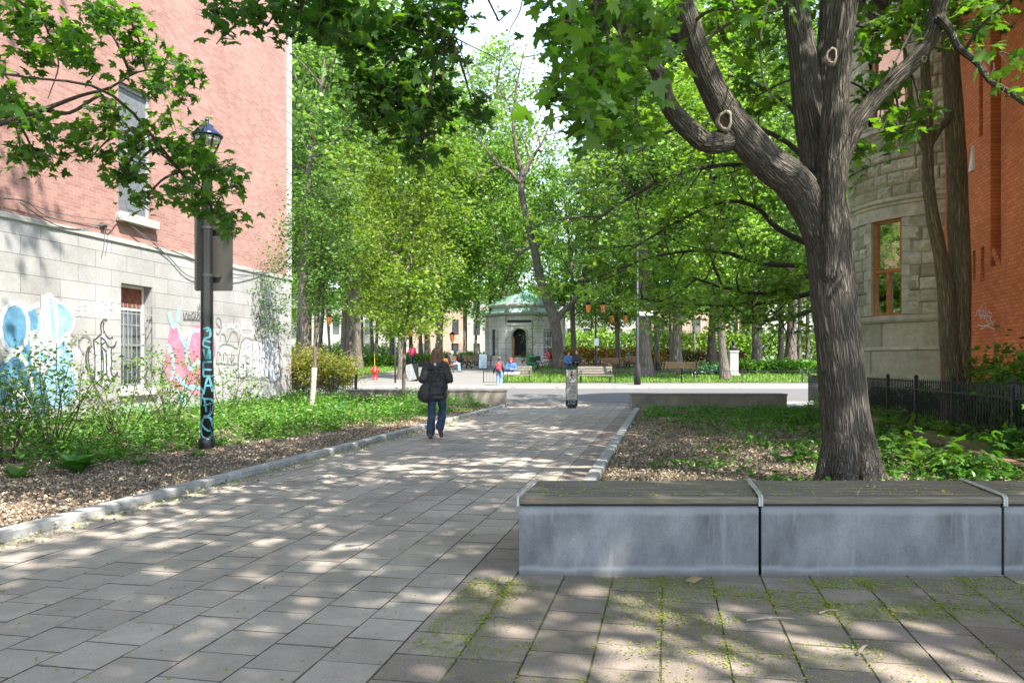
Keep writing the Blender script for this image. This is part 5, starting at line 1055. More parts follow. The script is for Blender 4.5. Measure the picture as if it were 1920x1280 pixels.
cover("ground_cover", "dense green ground cover between the mulch strip and the left building", -13.5, -5.3, 5, 25.4, lambda a, b: 0 if a > edgeL(b)+.35*nz_(a, b, 1.2, 4) else (.05+1.3*max(0, nz_(a, b, .9, 9)+.35) if a > -12.4 else .12), lambda a, b: (.2+.45*max(0, nz_(a, b, .9, 2)+.1)+(.12 if b > 15 else 0))*min(1, .35+max(0, edgeL(b)-a)*1.0), 501, 30000, .066, M_cover)
cover("ground_cover", "patchy low green plants growing on the right bed", -.6, 4.1, 6.6, 24, lambda a, b: max(0, min(1, (nz_(a, b, 1.0, 3)+.22+.35*(a-1.4)/2+max(-.12, (b-16)*.06))))*.85, lambda a, b: .12+.2*max(0, nz_(a, b, .7, 7)+.2)+max(0, (a-2))*.04, 502, 11000, .07, M_cover, .04, 4)
cover("ground_cover", "low plants and ivy in the raised yard behind the iron fence", 4.4, 6.4, 6, 26, lambda a, b: .6*max(0, nz_(a, b, .7, 3)+.55), lambda a, b: .25, 503, 5000, .1, M_leaf, .2, 4)
def chips(name, label, a0, a1, b0, b1, n, seed, z):
    A, B, X, Y, r = scatter(n, a0, a1, b0, b1, lambda a, b: 1, seed); Z = z+np.array([gz(y) for y in Y])+r.uniform(.0, .04, len(X)); P = np.column_stack([X, Y, Z])
    o = leaf_obj(name, r, P, r.uniform(.012, .045, len(P)), RHOMB, M_chip, None, tilt=.6, droop=0); return tag(o, label, "mulch", None, "stuff")
chips("bark_mulch", "brown wood chip mulch along the left kerb", -9.0, aL-.18, 4.5, 25, 130000, 511, .04)
chips("bark_mulch", "brown wood chip mulch and dead leaves on the right bed", aR+.18, 4.1, 6.05, 24, 130000, 512, .04)
def litter(name, label, n, seed, fn, z, sz, mat=M_litter, tm=RHOMB):
    r = np.random.default_rng(seed); P = []
    while len(P) < n:
        p = fn(r)
        if p is not None: P.append((p[0], p[1], p[2]+z))
    P = np.array(P); o = leaf_obj(name, r, P, r.uniform(sz*.5, sz*1.4, n), tm, mat, None, tilt=.25, droop=0); return tag(o, label, "fallen blossom", None, "stuff")
def sq(r):
    x, y = r.uniform(-.6, 5.5), 5.17-abs(r.normal(0, 1.1))
    if r.uniform() < .16:                    # gathered in the joints that run with the path
        a, b = x*CT-y*ST, x*ST+y*CT; k = round((a-(aL+13*.317))/.317); a = aL+13*.317+k*.317+r.normal(0, .012); q = ab(a, b); x, y = q.x, q.y
    if y < 2.8 or x < .0+.2*(y-5.2)-.25: return None
    if nz_(x*1.0, y*1.6, 1.6, 5)+.25*nz_(x, y, 7, 1) < r.uniform(-.25, .4): return None
    return (x, y, 0)
litter("fallen_blossoms", "yellow green maple blossoms fallen on the square in front of the benches", 26000, 521, sq, .006, .013)
litter("fallen_blossoms", "green specks of fallen blossom scattered over the path", 1500, 522, lambda r: ab(r.uniform(-5, -.9), r.uniform(2.5, 12), 0), .006, .018)
litter("fallen_blossoms", "fallen blossom caught on the slatted bench tops", 700, 523, lambda r: (r.uniform(.2, 4.6), 5.25+abs(r.normal(.25, .3)) % .7, .524), .004, .02)
cover("ground_cover", "taller bright green plants standing in the left ground cover", -13.0, -5.6, 8, 25, lambda a, b: 0 if a > edgeL(b)-.2 else .5*max(0, nz_(a, b, 1.1, 21)+.25), lambda a, b: .5+.2*nz_(a, b, .6, 3), 506, 4200, .11, M_bgleaf2, .04, 4)
chips("spilled_mulch", "wood chips spilled over the left kerb onto the paving", aL-.3, aL+.35, 3, 22, 1500, 514, .012)
litter("fallen_blossoms", "tan blossom drifts along the left kerb", 3500, 524, lambda r: ab(aL+abs(r.normal(.0, .13)), r.uniform(3, 20), 0), .008, .02)
# grass of the park
def grass(name, label, n, x0, x1, y0, y1, seed, hole=None, h=.12):
    r = np.random.default_rng(seed); X = r.uniform(x0, x1, n); Y = y0+(y1-y0)*r.uniform(0, 1, n)**1.5; k = np.ones(n, bool)
    if hole: k = ~hole(X, Y)
    X, Y = X[k], Y[k]; Z = np.interp(Y, [p[0] for p in GP], [p[1] for p in GP])-.05; P = np.column_stack([X, Y, Z]); a = r.uniform(0, 6.28, len(X)); tip = np.column_stack([np.cos(a)*.4, np.sin(a)*.4, np.ones(len(X))])
    V, F = leaf_arrays(r, P, r.uniform(h*.6, h*1.6, len(X)), (BLADE[0]*np.array([2.5, 1, 1]), BLADE[1]), tilt=1.0, up=0, tip=tip); o = mobj(name, fast_mesh(name, V, F), M_grass); return tag(o, label, "grass", None, "stuff")
grass("grass", "green lawn grass of the park behind the low hoop fence", 60000, -1.5, 26, 37.0, 64, 531, lambda X, Y: ((Y > 49.4) & (Y < 52.6) & (X > 3)) | (X < np.interp(Y, [36.9, 44, 56, 61, 70], [-.4, -.6, -.4, 3.0, 4.0])))
grass("grass", "patch of lawn grass behind the red hydrant", 16000, -22, -7, 42.4, 58, 532, lambda X, Y: X > np.interp(Y, [36.9, 41, 48, 60, 70], [-16, -9.6, -7.8, -6.8, -7]))
# ================================================================== KIOSK
KC = Vector((1.1, 65.0, gz(65)-.02)); ks = thing("kiosk", "octagonal grey stone kiosk with a green copper roof in the middle of the park", "kiosk", KC, R_(-9.8))
AP = 3.0; SD = AP*2*math.tan(math.pi/8); WH_ = 3.95
def face(mb, k, fn):                    # run fn in the frame of face k (local x along the face, y into the wall) then place it
    m2 = MB(); fn(m2); V = np.concatenate(m2.v); a = k*math.pi/4; V = V+np.array([0, -AP, 0]); R = np.array([(math.cos(a), math.sin(a), 0), (-math.sin(a), math.cos(a), 0), (0, 0, 1)]); mb.add(V@R, m2.f)
M_kst = wallmat("kiosk_limestone", [(.58, .57, .53), (.5, .49, .455)], (.2, .19, .18), 1.0, .45, .01, .5)
mb = MB(); win = (-.45, .45, .8, 2.95)
for k in range(8):
    if k == 0:
        def f(m):
            wallholes(m, -SD/2, SD/2, 0, WH_, [(-.56, .56, 0, 2.95)], .35); n = 12; C_ = (0, 2.38); 
            A = [(.56*math.cos(math.pi*i/n), C_[1]+.56*math.sin(math.pi*i/n)) for i in range(n+1)]
            for i in range(n): 
                (x0, z0), (x1, z1) = A[i], A[i+1]; m.quad((x0, 0, z0), (x1, 0, z1), (x1, 0, 2.96), (x0, 0, 2.96)) ; m.quad((x0, 0, z0), (x0, .35, z0), (x1, .35, z1), (x1, 0, z1))
    else:
        def f(m): wallholes(m, -SD/2, SD/2, 0, WH_, [win+(.18, 1)])
    face(mb, k, f)
mb.build("stone_wall", M_kst, ks)
mb = MB()
for k in range(8):
    a = k*math.pi/4+math.pi/8-math.pi/2; r = AP/math.cos(math.pi/8); mb.box((r*math.cos(a)*.99, r*math.sin(a)*.99, WH_/2), (.42, .3, WH_), rz=a+math.pi/2, bev=.02)
mb.build("corner_pilaster", M_kst, ks)
o8 = math.pi/8
mb = MB().lathe([(AP*1.082+.06, 0), (AP*1.082+.1, .0), (AP*1.082+.1, .62), (AP*1.082+.03, .68)], n=8, a0=o8)
for ring in ((AP*1.082+.02, WH_-.75, WH_-.68),): mb.lathe([(ring[0], ring[1]), (ring[0]+.06, ring[1]), (ring[0]+.06, ring[2]), (ring[0], ring[2])], n=8, a0=o8)
V_ = []
mb.build("plinth", M_kst, ks)
ks.children[-1].data.polygons[0].index
MB().lathe([(3.2, WH_-.02), (3.36, WH_), (3.62, WH_+.12), (3.62, WH_+.22), (3.0, WH_+.24)], n=8, a0=o8).build("cornice", M_stone, ks)
MB().lathe([(2.75, WH_+.2), (2.75, WH_+.75), (2.9, WH_+.78), (3.05, WH_+.86), (3.05, WH_+.95), (2.6, WH_+.96)], n=8, a0=o8).build("drum", M_kst, ks)
mb = MB()
for k in range(8):
    def f(m): m.add([(-.85, .1, WH_+.3), (.85, .1, WH_+.3), (.85, .36, WH_+.66), (-.85, .36, WH_+.66), (-.85, .4, WH_+.3), (.85, .4, WH_+.3)], [(0, 1, 2, 3), (1, 5, 2), (0, 3, 4)])
    face(mb, k, f)
mb.build("roof_lights", M_copper, ks)
rf = MB().lathe([(3.05, WH_+.96), (2.3, WH_+1.42), (1.4, WH_+1.78), (.7, WH_+1.93), (.5, WH_+1.98), (.45, WH_+2.15), (.2, WH_+2.25), (.02, WH_+2.4)], n=8, a0=o8).build("roof", M_copper, ks)
mb = MB()
for k in range(8): a = k*math.pi/4+o8; c, s_ = math.cos(a), math.sin(a); mb.tube([(3.07*c, 3.07*s_, WH_+.97), (2.3*c, 2.3*s_, WH_+1.44), (1.4*c, 1.4*s_, WH_+1.8), (.6*c, .6*s_, WH_+1.96)], .04, 5)
mb.build("ridge", M_copper, rf)
for k in (7, 1, 2, 6):
    mb = MB()
    def f(m):
        for i in range(6): m.box((-.4+.16*i, .05, 1.87), (.022, .02, 2.1))
        for z in (.95, 1.5, 2.2, 2.8): m.box((0, .045, z), (.88, .02, .03))
        for z in (1.85,): m.tube([(.0+.28*math.cos(t*.6), .05, z+.28*math.sin(t*.6)) for t in range(11)], .012, 4)
    face(mb, k, f); mb.build("window_grille", M_iron if k in (7, 6) else M_white, ks)
    mb = MB(); face(mb, k, lambda m: m.box((0, .15, 1.87), (.9, .02, 2.14))); mb.build("window_glass", M_glassd, ks)
mb = MB(); face(mb, 0, lambda m: m.box((0, -.02, 3.52), (1.9, .06, .2), bev=.02)); mb.build("name_plaque", M_ink, ks)
mb = MB(); face(mb, 0, lambda m: (m.tube([(.62*math.cos(math.pi*i/12), -.02, 2.38+.62*math.sin(math.pi*i/12)) for i in range(13)], .07, 6), m.box((-.62, -.02, 1.19), (.14, .1, 2.38)), m.box((.62, -.02, 1.19), (.14, .1, 2.38)))); mb.build("door_surround", M_stone, ks)
mb = MB(); face(mb, 0, lambda m: [m.tube([(0, .2, 2.38), (.5*math.cos(math.pi*i/8), .2, 2.38+.5*math.sin(math.pi*i/8))], .014, 4) for i in range(9)]+[m.box((0, .2, 2.36), (1.1, .04, .06))]); mb.build("fanlight", M_iron, ks)
mb = MB(); face(mb, 0, lambda m: (m.box((-.47, .1, 1.15), (.08, .5, 2.25)), m.box((-.2, .45, .45), (.5, .1, .8)))); mb.build("door", M_benchor, ks)
MB().box((0, -3.5, .06), (2.2, 1.0, .14), bev=.02).build("step", M_kst, ks)
MB().lathe([(2.6, .1), (2.6, 3.8)], n=8, a0=o8).build("interior", flat("dark_room", (.02, .02, .02), .9), ks)
def kpt(x, y, z=0): a = R_(-9.8); return Vector((KC.x+x*math.cos(a)-y*math.sin(a), KC.y+x*math.sin(a)+y*math.cos(a), KC.z+z))
def pot_plant(label, loc, h, mat, seed, s=1.0):
    r = np.random.default_rng(seed); t = thing("potted_plant", label, "potted plant", loc, 0, "potted plants at the kiosk door"); MB().lathe([(.11*s, 0), (.16*s, .26*s), (.18*s, .27*s), (.17*s, .3*s), (.12*s, .28*s)], n=14).build("pot", flat("terracotta", (.5, .16, .06), .8), t, True) if "terracotta" not in MATS else MB().lathe([(.11*s, 0), (.16*s, .26*s), (.18*s, .27*s), (.17*s, .3*s), (.12*s, .28*s)], n=14).build("pot", MATS["terracotta"], t, True)
    P = r.normal(0, .14*s, (110, 3))+np.array([0, 0, h]); leaf_obj("leaves", r, P, r.uniform(.08, .16, 110), OVAL, mat, t, tilt=.7)
pot_plant("small plant in a terracotta pot inside the kiosk doorway", kpt(.25, -2.95, .12), .55, M_bgleaf2, 601, 1.2); pot_plant("plant with yellow green leaves beside the kiosk door", kpt(.85, -3.5, 0), .7, M_yleaf, 602, 1.3)
# ================================================================== park benches
def park_bench(label, loc, rz, ln_=1.7, wood=None, group="park benches"):
    wood = wood or M_benchwood; t = thing("park_bench", label, "bench", loc, rz, group); mb = MB()
    for k in range(4): mb.box((0, -.05-.115*k, .44), (ln_, .095, .035), bev=.006)
    mb.build("seat", wood, t); mb = MB()
    for k in range(3): mb.box((0, .03+.035*k, .56+.125*k), (ln_, .03, .1), bev=.006)
    mb.build("backrest", wood, t)
    for s in (-1, 1):
        x = s*(ln_/2-.12); mb = MB(); mb.tube([(x, .13, .86), (x, .06, .6), (x, .02, .44), (x, .1, .2), (x, .16, 0)], .024, 6); mb.tube([(x, .02, .42), (x, -.42, .42), (x, -.44, .2), (x, -.5, 0)], .024, 6)
        mb.tube([(x, .05, .64), (x, -.3, .66), (x, -.42, .6), (x, -.42, .42)], .02, 6); mb.build("leg", M_iron, t)
    return t
def G_(px, py): p = ground_at(px, py); return p
park_bench("grey weathered bench just right of the slim pedestrian sign, facing the street", G_(1116, 721), 0, 1.62, M_benchgr); park_bench("bench with the red haired woman sitting on it", G_(972, 720), 0, 1.3, M_benchgr)
park_bench("brown bench under the second pair of lanterns, seen from behind", G_(1144, 696.5), math.pi, 1.45); park_bench("brown bench left of the grey pole with a person on it", G_(1186, 692), math.pi, 1.3); park_bench("long brown bench on the lawn left of the bust, seen from behind", G_(1275, 708), math.pi, 2.0)
park_bench("orange bench with a seated person in light trousers", G_(842, 698), R_(90-12), 1.6, M_benchor); park_bench("orange bench with a dark dressed person, farther", G_(858, 692.5), R_(90-12), 1.6, M_benchor)
park_bench("dark bench in front of the far row, left of the kiosk", G_(893, 688), 0, 2.4)
# ================================================================== people
def capsules_body(J, k=1.0, grow=0.0, parts="all", hand=True):
    mb = MB(); g_ = grow
    def c(a, b, r0, r1): mb.capsule(J[a], J[b], (r0+g_)*k, (r1+g_)*k)
    if parts in ("all", "top"):
        ch, pe = Vector(J['chest']), Vector(J['pelvis']); m_ = (ch+pe)/2
        for s in 'LR': c('sh'+s, 'el'+s, .055, .042); c('el'+s, 'wr'+s, .042, .03)
        mb.capsule(Vector(J['shL'])*.72+Vector(J['shR'])*.28, Vector(J['shR'])*.72+Vector(J['shL'])*.28, (.075+g_)*k); mb.ellip(ch, ((.155+g_)*k, (.105+g_)*k, (.2+g_)*k)); mb.ellip(m_, ((.135+g_)*k, (.1+g_)*k, (.2+g_)*k)); mb.ellip(pe, ((.155+g_)*k, (.115+g_)*k, (.13+g_)*k))
        mb.capsule(ch+Vector((0, 0, .1*k)), J['neck'], (.075+g_)*k, (.058+g_*.5)*k)
    if parts in ("all", "bottom"):
        pe = Vector(J['pelvis']); mb.ellip(pe, ((.16+g_)*k, (.12+g_)*k, (.13+g_)*k))
        for s in 'LR': c('hi'+s, 'kn'+s, .082, .055); c('kn'+s, 'an'+s, .055, .038)
    if parts == "all":
        h = Vector(J['head']); f = Vector(J['look']).normalized(); rt = f.cross(Vector((0, 0, 1))).normalized(); q = Matrix((rt, f, rt.cross(f))).transposed()
        mb.capsule(J['neck'], h-Vector((0, 0, .05*k)), .052*k, .055*k); mb.ellip(h+Vector((0, 0, .015*k)), (.074*k, .093*k, .105*k), rot=q); mb.ellip(h+q@Vector((0, .025, -.055))*k, (.052*k, .06*k, .06*k), rot=q)
        mb.capsule(h+q@Vector((0, .088, .015))*k, h+q@Vector((0, .108, -.02))*k, .009*k, .014*k, 8); mb.capsule(h+q@Vector((-.022, .086, -.058))*k, h+q@Vector((.022, .086, -.058))*k, .008*k, None, 6)
        for s in (-1, 1): mb.ellip(h+q@Vector((s*.076, 0, 0))*k, (.012*k, .022*k, .032*k), 8, 6, q); mb.ellip(h+q@Vector((s*.031, .078, .018))*k, (.014*k, .012*k, .009*k), 8, 6, q)
        for s, sg_ in (('L', -1), ('R', 1)):
            a, b = Vector(J['an'+s]), Vector(J['to'+s]); mb.capsule(a-Vector((0, 0, .03*k)), b, .038*k, .028*k)
            if hand:
                w_0 = Vector(J['wr'+s]); d = (w_0-Vector(J['el'+s])).normalized(); side = d.cross(Vector((0, 0, 1))); side = side.normalized() if side.length > .1 else Vector((0, 1, 0)); dn = side.cross(d)
                p = w_0+d*.075*k; mb.ellip(w_0+d*.055*k, (.036*k, .03*k, .03*k), 10, 7); 
                for i, l in enumerate((.062, .072, .068, .052)): st = p+side*((i-1.5)*.017*k); m1 = st+d*l*.5*k; mb.capsule(st-d*.03*k, m1, .0085*k, .008*k, 6); mb.capsule(m1, m1+(d*.6-dn*.6)*l*.55*k, .008*k, .006*k, 6)
                st = w_0+d*.03*k-side*.028*k*1; mb.capsule(st, st+(d*.6-side*.8)*.05*k, .01*k, .008*k, 6)
    return mb
STAND = dict(head=(0, .01, 1.585), neck=(0, 0, 1.45), chest=(0, 0, 1.24), pelvis=(0, 0, .93), shL=(-.18, 0, 1.37), shR=(.18, 0, 1.37), elL=(-.25, -.03, 1.09), elR=(.25, -.03, 1.09), wrL=(-.24, .1, .87), wrR=(.24, .1, .87), hiL=(-.09, 0, .9), hiR=(.09, 0, .9), knL=(-.1, .03, .49), knR=(.1, .03, .49), anL=(-.1, 0, .08), anR=(.1, 0, .08), toL=(-.11, .15, .03), toR=(.11, .15, .03), look=(0, 1, 0))
SIT = dict(STAND, head=(0, .03, 1.2), neck=(0, 0, 1.07), chest=(0, -.01, .86), pelvis=(0, -.02, .55), shL=(-.18, 0, .99), shR=(.18, 0, .99), elL=(-.24, .05, .72), elR=(.24, .05, .72), wrL=(-.1, .28, .66), wrR=(.1, .28, .66), hiL=(-.09, .02, .52), hiR=(.09, .02, .52), knL=(-.12, .46, .53), knR=(.12, .46, .53), anL=(-.12, .5, .1), anR=(.12, .5, .1), toL=(-.13, .66, .04), toR=(.13, .66, .04))
def person(label, loc, rz, J, top, bottom, hair, shoe=None, s=1.0, hairlen=0.0, vox=.013, topgrow=.025, group=None, extra=None, flare=0.0):
    t = thing("person", label, "person", loc, rz, group); t.scale = (s, s, s)
    def crumple(me, amp, fx, fz):
        for v in me.vertices: p = v.co; v.co = p+v.normal*amp*(mnoise.noise(Vector((p.x*fx, p.y*fx, p.z*fz)))+.6*mnoise.noise(Vector((p.x*fx*2.3+3, p.y*fx*2.3, p.z*fz*2.3+p.x*9))))
        return me
    b = mobj("body", remeshed(capsules_body(J), "body", vox, 2), M_skin, t)
    mb = capsules_body(J, 1, topgrow, "top")
    if extra: extra(mb)
    mobj("top", crumple(remeshed(mb, "top", vox*1.1, 4), .017, 7, 13), top, t)
    mb = capsules_body(J, 1, .018, "bottom")
    if flare:
        for q in 'LR': mb.capsule(Vector(J['kn'+q]), Vector(J['an'+q])+Vector((0, 0, .04)), .075, .07+flare)
    mobj("trousers", crumple(remeshed(mb, "trousers", vox*1.1, 3), .013, 8, 11), bottom, t)
    for q in 'LR': a, c = Vector(J['an'+q]), Vector(J['to'+q]); m_ = MB(); m_.capsule(a-(c-a)*.25-Vector((0, 0, .03)), c, .048, .042); mobj("shoe", remeshed(m_, "shoe", .012, 2), shoe or M_shoe, t)
    h = Vector(J['head']); f = Vector(J['look']).normalized(); rt = f.cross(Vector((0, 0, 1))).normalized(); q = Matrix((rt, f, rt.cross(f))).transposed(); m_ = MB(); m_.ellip(h+q@Vector((0, -.022, .03)), (.092, .1, .108), rot=q)
    if hairlen:
        r = np.random.default_rng(3)
        for i in range(14):
            a = math.pi*(1.0+i/13.0)*.98; e = Vector((.085*math.cos(a), .085*math.sin(a)*.9-.01, 0)); l = hairlen*r.uniform(.75, 1.1); m_.tube([h+q@(e*.9+Vector((0, 0, .02))), h+q@(e*1.12+Vector((0, 0, -.3*l))), h+q@(e*1.2+Vector((r.normal(0, .015), -.01, -l)))], [.035, .036, .012], 7)
    mobj("hair", crumple(remeshed(m_, "hair", .009, 1), .014, 34, 5), hair, t)
    return t
WJ = dict(STAND, look=(.45, 1, -.15), head=(.015, .03, 1.575), shL=(-.155, 0, 1.36), shR=(.155, 0, 1.36), elL=(-.25, -.05, 1.1), elR=(.255, -.05, 1.11), wrL=(-.13, .24, 1.14), wrR=(.12, .25, 1.16), knL=(-.09, .02, .48), anL=(-.1, -.05, .08), toL=(-.12, .1, .03), knR=(.1, .12, .5), anR=(.1, -.16, .2), toR=(.11, -.08, .07))
def jk(mb): mb.ellip((0, -.01, .98), (.235, .17, .17)); mb.ellip((0, -.02, 1.1), (.19, .15, .15)); mb.tube([(0, -.05, .8), (0, -.02, .95)], [.215, .2], 16); [mb.capsule(WJ['sh'+q], WJ['el'+q], .075, .078) for q in 'LR']; [mb.capsule(WJ['el'+q], WJ['wr'+q], .075, .06) for q in 'LR']; mb.tube([(0, -.03, .74), (0, -.03, .76), (0, -.01, 1.0)], [.2, .225, .16], 16); mb.capsule((0, -.02, 1.3), (0, -.01, 1.48), .13, .075)
wloc = Vector(((818-960)/FPX*14.75, 14.75, .0))
wm = person("woman walking away up the path in black jacket and dark jeans, auburn hair", wloc, R_(-4), WJ, M_jacket, M_jeans, M_hairbr, None, 1.0, .24, .013, .035, None, jk, .012)
mb = MB()
for sx in (0,): mb.add([(.0+.022*math.cos(math.pi*i/8), -.142, 1.385+.026*math.sin(math.pi*i/8)) for i in range(9)]+[(0, -.14, 1.383)], [(9, i, i+1) for i in range(8)])
mb.box((.0, -.141, 1.372), (.05, .003, .006)); mb.build("jacket_mark", M_white, wm)
bgm = MB(); bgm.ellip((-.17, -.12, .83), (.17, .11, .15)); bgm.ellip((-.17, -.12, .92), (.13, .08, .13)); bag = mobj("shoulder_bag", remeshed(bgm, "shoulder_bag", .015, 3), M_bag)
bag.location = wloc; bag.rotation_euler = (0, 0, R_(-4)); tag(bag, "slouchy black cloth bag hanging at the walking woman's left hip", "bag")
m_ = MB(); m_.tube([(-.12, -.1, .98), (-.02, -.19, 1.1), (.1, -.155, 1.3), (.12, -.05, 1.43), (.08, .07, 1.36)], .012, 6); s_o = m_.build("strap", M_bag, bag)
# child
CJ = dict(STAND, wrL=(-.3, .02, .86), elL=(-.27, -.06, 1.1), knR=(.1, .1, .5), anR=(.1, -.1, .14), toR=(.11, .02, .05))
cl_ = G_(936, 727.5); ch_s = (58.5*cl_.y/FPX)/1.70; chd = person("child with red brown hair walking away, light blue jeans, grey jersey", cl_, R_(-10), CJ, M_hoodie, M_ltjeans, M_hairbr, None, ch_s, 0, .016, .03)
bp = MB(); bp.ellip((0, -.19, 1.2), (.15, .1, .2)); bp.ellip((0, -.2, 1.1), (.14, .1, .13)); bp.ellip((0, -.26, 1.08), (.1, .06, .09)); bpk = mobj("backpack", remeshed(bp, "backpack", .015, 2), M_redbag); bpk.location = cl_; bpk.rotation_euler = (0, 0, R_(-10)); bpk.scale = (ch_s,)*3; tag(bpk, "bright red backpack on the child by the street", "backpack")
m_ = MB(); [m_.tube([(s*.1, -.12, 1.36), (s*.11, 0, 1.43), (s*.12, .13, 1.3), (s*.12, .1, 1.08), (s*.12, -.1, 1.02)], .015, 5) for s in (-1, 1)]; m_.build("strap", M_redbag, bpk)
# seated people
b1 = G_(972, 720); b2_ = G_(1116, 721)
XJ = dict(SIT, knL=(-.36, .24, .55), knR=(.36, .24, .55), anL=(.12, .3, .52), anR=(-.12, .26, .5), toL=(.26, .26, .52), toR=(-.26, .22, .5), look=(.1, 1, -.5), head=(.0, .08, 1.18), wrL=(-.06, .3, .74), wrR=(.06, .3, .76))
person("red haired woman sitting cross legged on the grey bench, head bowed, denim jacket", b1+Vector((-.35, -.12, 0)), math.pi, XJ, M_blue, M_cream, M_hairred, None, .95, .22, .016, .03)
person("seated person in light blue trousers on the orange bench", G_(842, 698)+Vector((.15, 0, 0)), R_(-102), dict(SIT, look=(0, 1, -.3)), M_hoodie, M_ltjeans, M_hairgr, None, 1, 0, .018, .03)
person("dark dressed person slumped on the farther orange bench", G_(858, 692.5)+Vector((.15, 0, 0)), R_(-102), dict(SIT, look=(0, 1, -.1), knL=(-.12, .44, .5), anL=(-.12, .8, .12), toL=(-.13, .9, .2)), M_jacket, M_bag, M_hairgr, None, 1, 0, .018, .03)
person("person in a dark cap sitting behind the slim pedestrian sign, left one", G_(1066, 700)+Vector((0, 0, -.0)), math.pi, dict(SIT, look=(0, 1, -.3)), M_blue, M_jeans, M_ink, None, 1, 0, .018, .03); person("dark dressed person sitting behind the slim pedestrian sign, right one", G_(1081, 700), math.pi, SIT, M_bag, M_jacket, M_hairbr, None, 1.05, 0, .018, .04)
park_bench("bench behind the slim pedestrian sign", G_(1074, 700)+Vector((0, .05, 0)), 0, 1.6)
person("person in crimson at the table right of the kiosk door", G_(1027, 688.5), R_(120), SIT, M_pinkc, M_cream, M_hairbr, None, 1, .1, .02, .03); person("person in dark green on the brown bench left of the grey pole", G_(1180, 692)+Vector((0, .1, 0)), 0, SIT, flat("dark_green_cloth", (.03, .08, .05), .8), M_bag, M_hairbr, None, 1, 0, .02, .03)
person("distant standing person in red at the left edge of the plaza", G_(773, 688), 0, STAND, M_pinkc, M_jeans, M_hairbr, None, 1, 0, .02, .03)
def cafe_chair(label, loc, rz, mat, g="folding chairs by the kiosk"):
    t = thing("folding_chair", label, "chair", loc, rz, g); MB().box((0, -.02, .44), (.44, .44, .04), bev=.01).build("seat", mat, t); MB().box((0, .25, .74), (.44, .04, .34), ax=[(1, 0, 0), (0, .95, .25), (0, -.25, .95)]).build("backrest", mat, t)
    for s in (-1, 1): MB().bar((s*.2, .3, .8), (s*.2, -.2, 0), .028).build("leg", M_iron, t); MB().bar((s*.18, -.18, .44), (s*.18, .2, 0), .028).build("leg", M_iron, t)
cafe_chair("dark folding chair right of the green bin, nearer", G_(1003, 696), R_(35), M_ink); cafe_chair("dark folding chair right of the green bin, farther", G_(1012, 692), R_(35), M_ink); cafe_chair("folding chair of the person in crimson", G_(1027, 688.5), R_(-60), M_ink)
tb = thing("cafe_table", "small round cafe table right of the kiosk door", "table", G_(1020, 688.5)); MB().lathe([(.36, .72), (.38, .73), (.38, .75), (.02, .755)], n=20).build("tabletop", M_white, tb); MB().lathe([(.2, 0), (.2, .03), (.03, .06), (.03, .72)], n=12).build("pedestal", M_iron, tb)
bn = thing("litter_bin", "green litter bin beside the kiosk door", "bin", G_(996, 692)); MB().lathe([(.24, 0), (.27, .05), (.3, .85), (.33, .87), (.33, .92), (.28, .92), (.26, .5)], n=20).build("bin_body", M_green, bn, True); MB().lathe([(.31, .3), (.315, .3), (.32, .36), (.315, .36)], n=20).build("hoop", M_iron, bn)
# ================================================================== slim pedestrian sign (totem)
tm_loc = Vector((1.89, 25.0, 0)); tm = thing("pedestrian_sign", "slim black and beige sign column with a walking figure at the path end", "sign", tm_loc)
MB().box((0, 0, .64), (.37, .12, 1.16), bev=.01).box((0, 0, .04), (.26, .2, .08), bev=.01).build("sign_column", M_iron, tm)
MB().box((0, -.062, .735), (.335, .006, .95)).build("sign_face", M_signface, tm)
mb = MB(); Yf = -.067
def disc(mb, cx, cz, r, n=16): mb.add([(cx, Yf, cz)]+[(cx+r*math.cos(2*math.pi*i/n), Yf, cz+r*math.sin(2*math.pi*i/n)) for i in range(n)], [(0, 1+i, 1+(i+1) % n) for i in range(n)])
def st2(mb, pts, wd): stroke_mesh(mb, pts, wd, Yf-.001, 3)
disc(mb, 0, 1.125, .024); st2(mb, [(0, 1.09), (-.005, 1.02), (-.005, .985)], .05); st2(mb, [(0, 1.0), (.02, .95), (.055, .89)], .022); st2(mb, [(-.01, 1.0), (-.02, .95), (-.055, .89)], .022); st2(mb, [(.01, 1.085), (.04, 1.05), (.065, 1.01)], .016); st2(mb, [(-.01, 1.085), (-.035, 1.05), (-.045, 1.0)], .016)
mb.build("walking_figure", M_ink, tm); mb = MB()
for cx, cz in ((-.072, .655), (.072, .655), (-.072, .51), (.072, .51)):
    st2(mb, [(cx+.055*math.cos(2*math.pi*i/14), cz+.055*math.sin(2*math.pi*i/14)) for i in range(15)], .009)
st2(mb, [(-.11, .69), (-.035, .62)], .01); st2(mb, [(-.1, .64), (-.07, .67), (-.045, .64)], .01); st2(mb, [(.06, .63), (.06, .68), (.085, .675), (.085, .655), (.06, .655)], .01); st2(mb, [(-.1, .54), (-.07, .52), (-.045, .48)], .012); st2(mb, [(.072, .55), (.072, .475)], .011); st2(mb, [(.05, .5), (.095, .5)], .009); st2(mb, [(-.12, .375), (-.02, .375)], .008); st2(mb, [(.0, .36), (.04, .385), (.1, .385)], .02)
mb.build("pictograms", M_ink, tm)
def text(body, size, loc, par, mat, rz=0, name="lettering"):
    cu = bpy.data.curves.new(name, 'FONT'); cu.body = body; cu.size = size; cu.align_x = 'CENTER'; cu.extrude = .001; o = bpy.data.objects.new(name, cu); COL.objects.link(o); dg = bpy.context.evaluated_depsgraph_get(); me = bpy.data.meshes.new_from_object(o.evaluated_get(dg)); bpy.data.objects.remove(o)
    me.materials.clear(); me.materials.append(mat); q = bpy.data.objects.new(name, me); link(q, par); q.location = loc; q.rotation_euler = (math.pi/2, 0, rz); return q
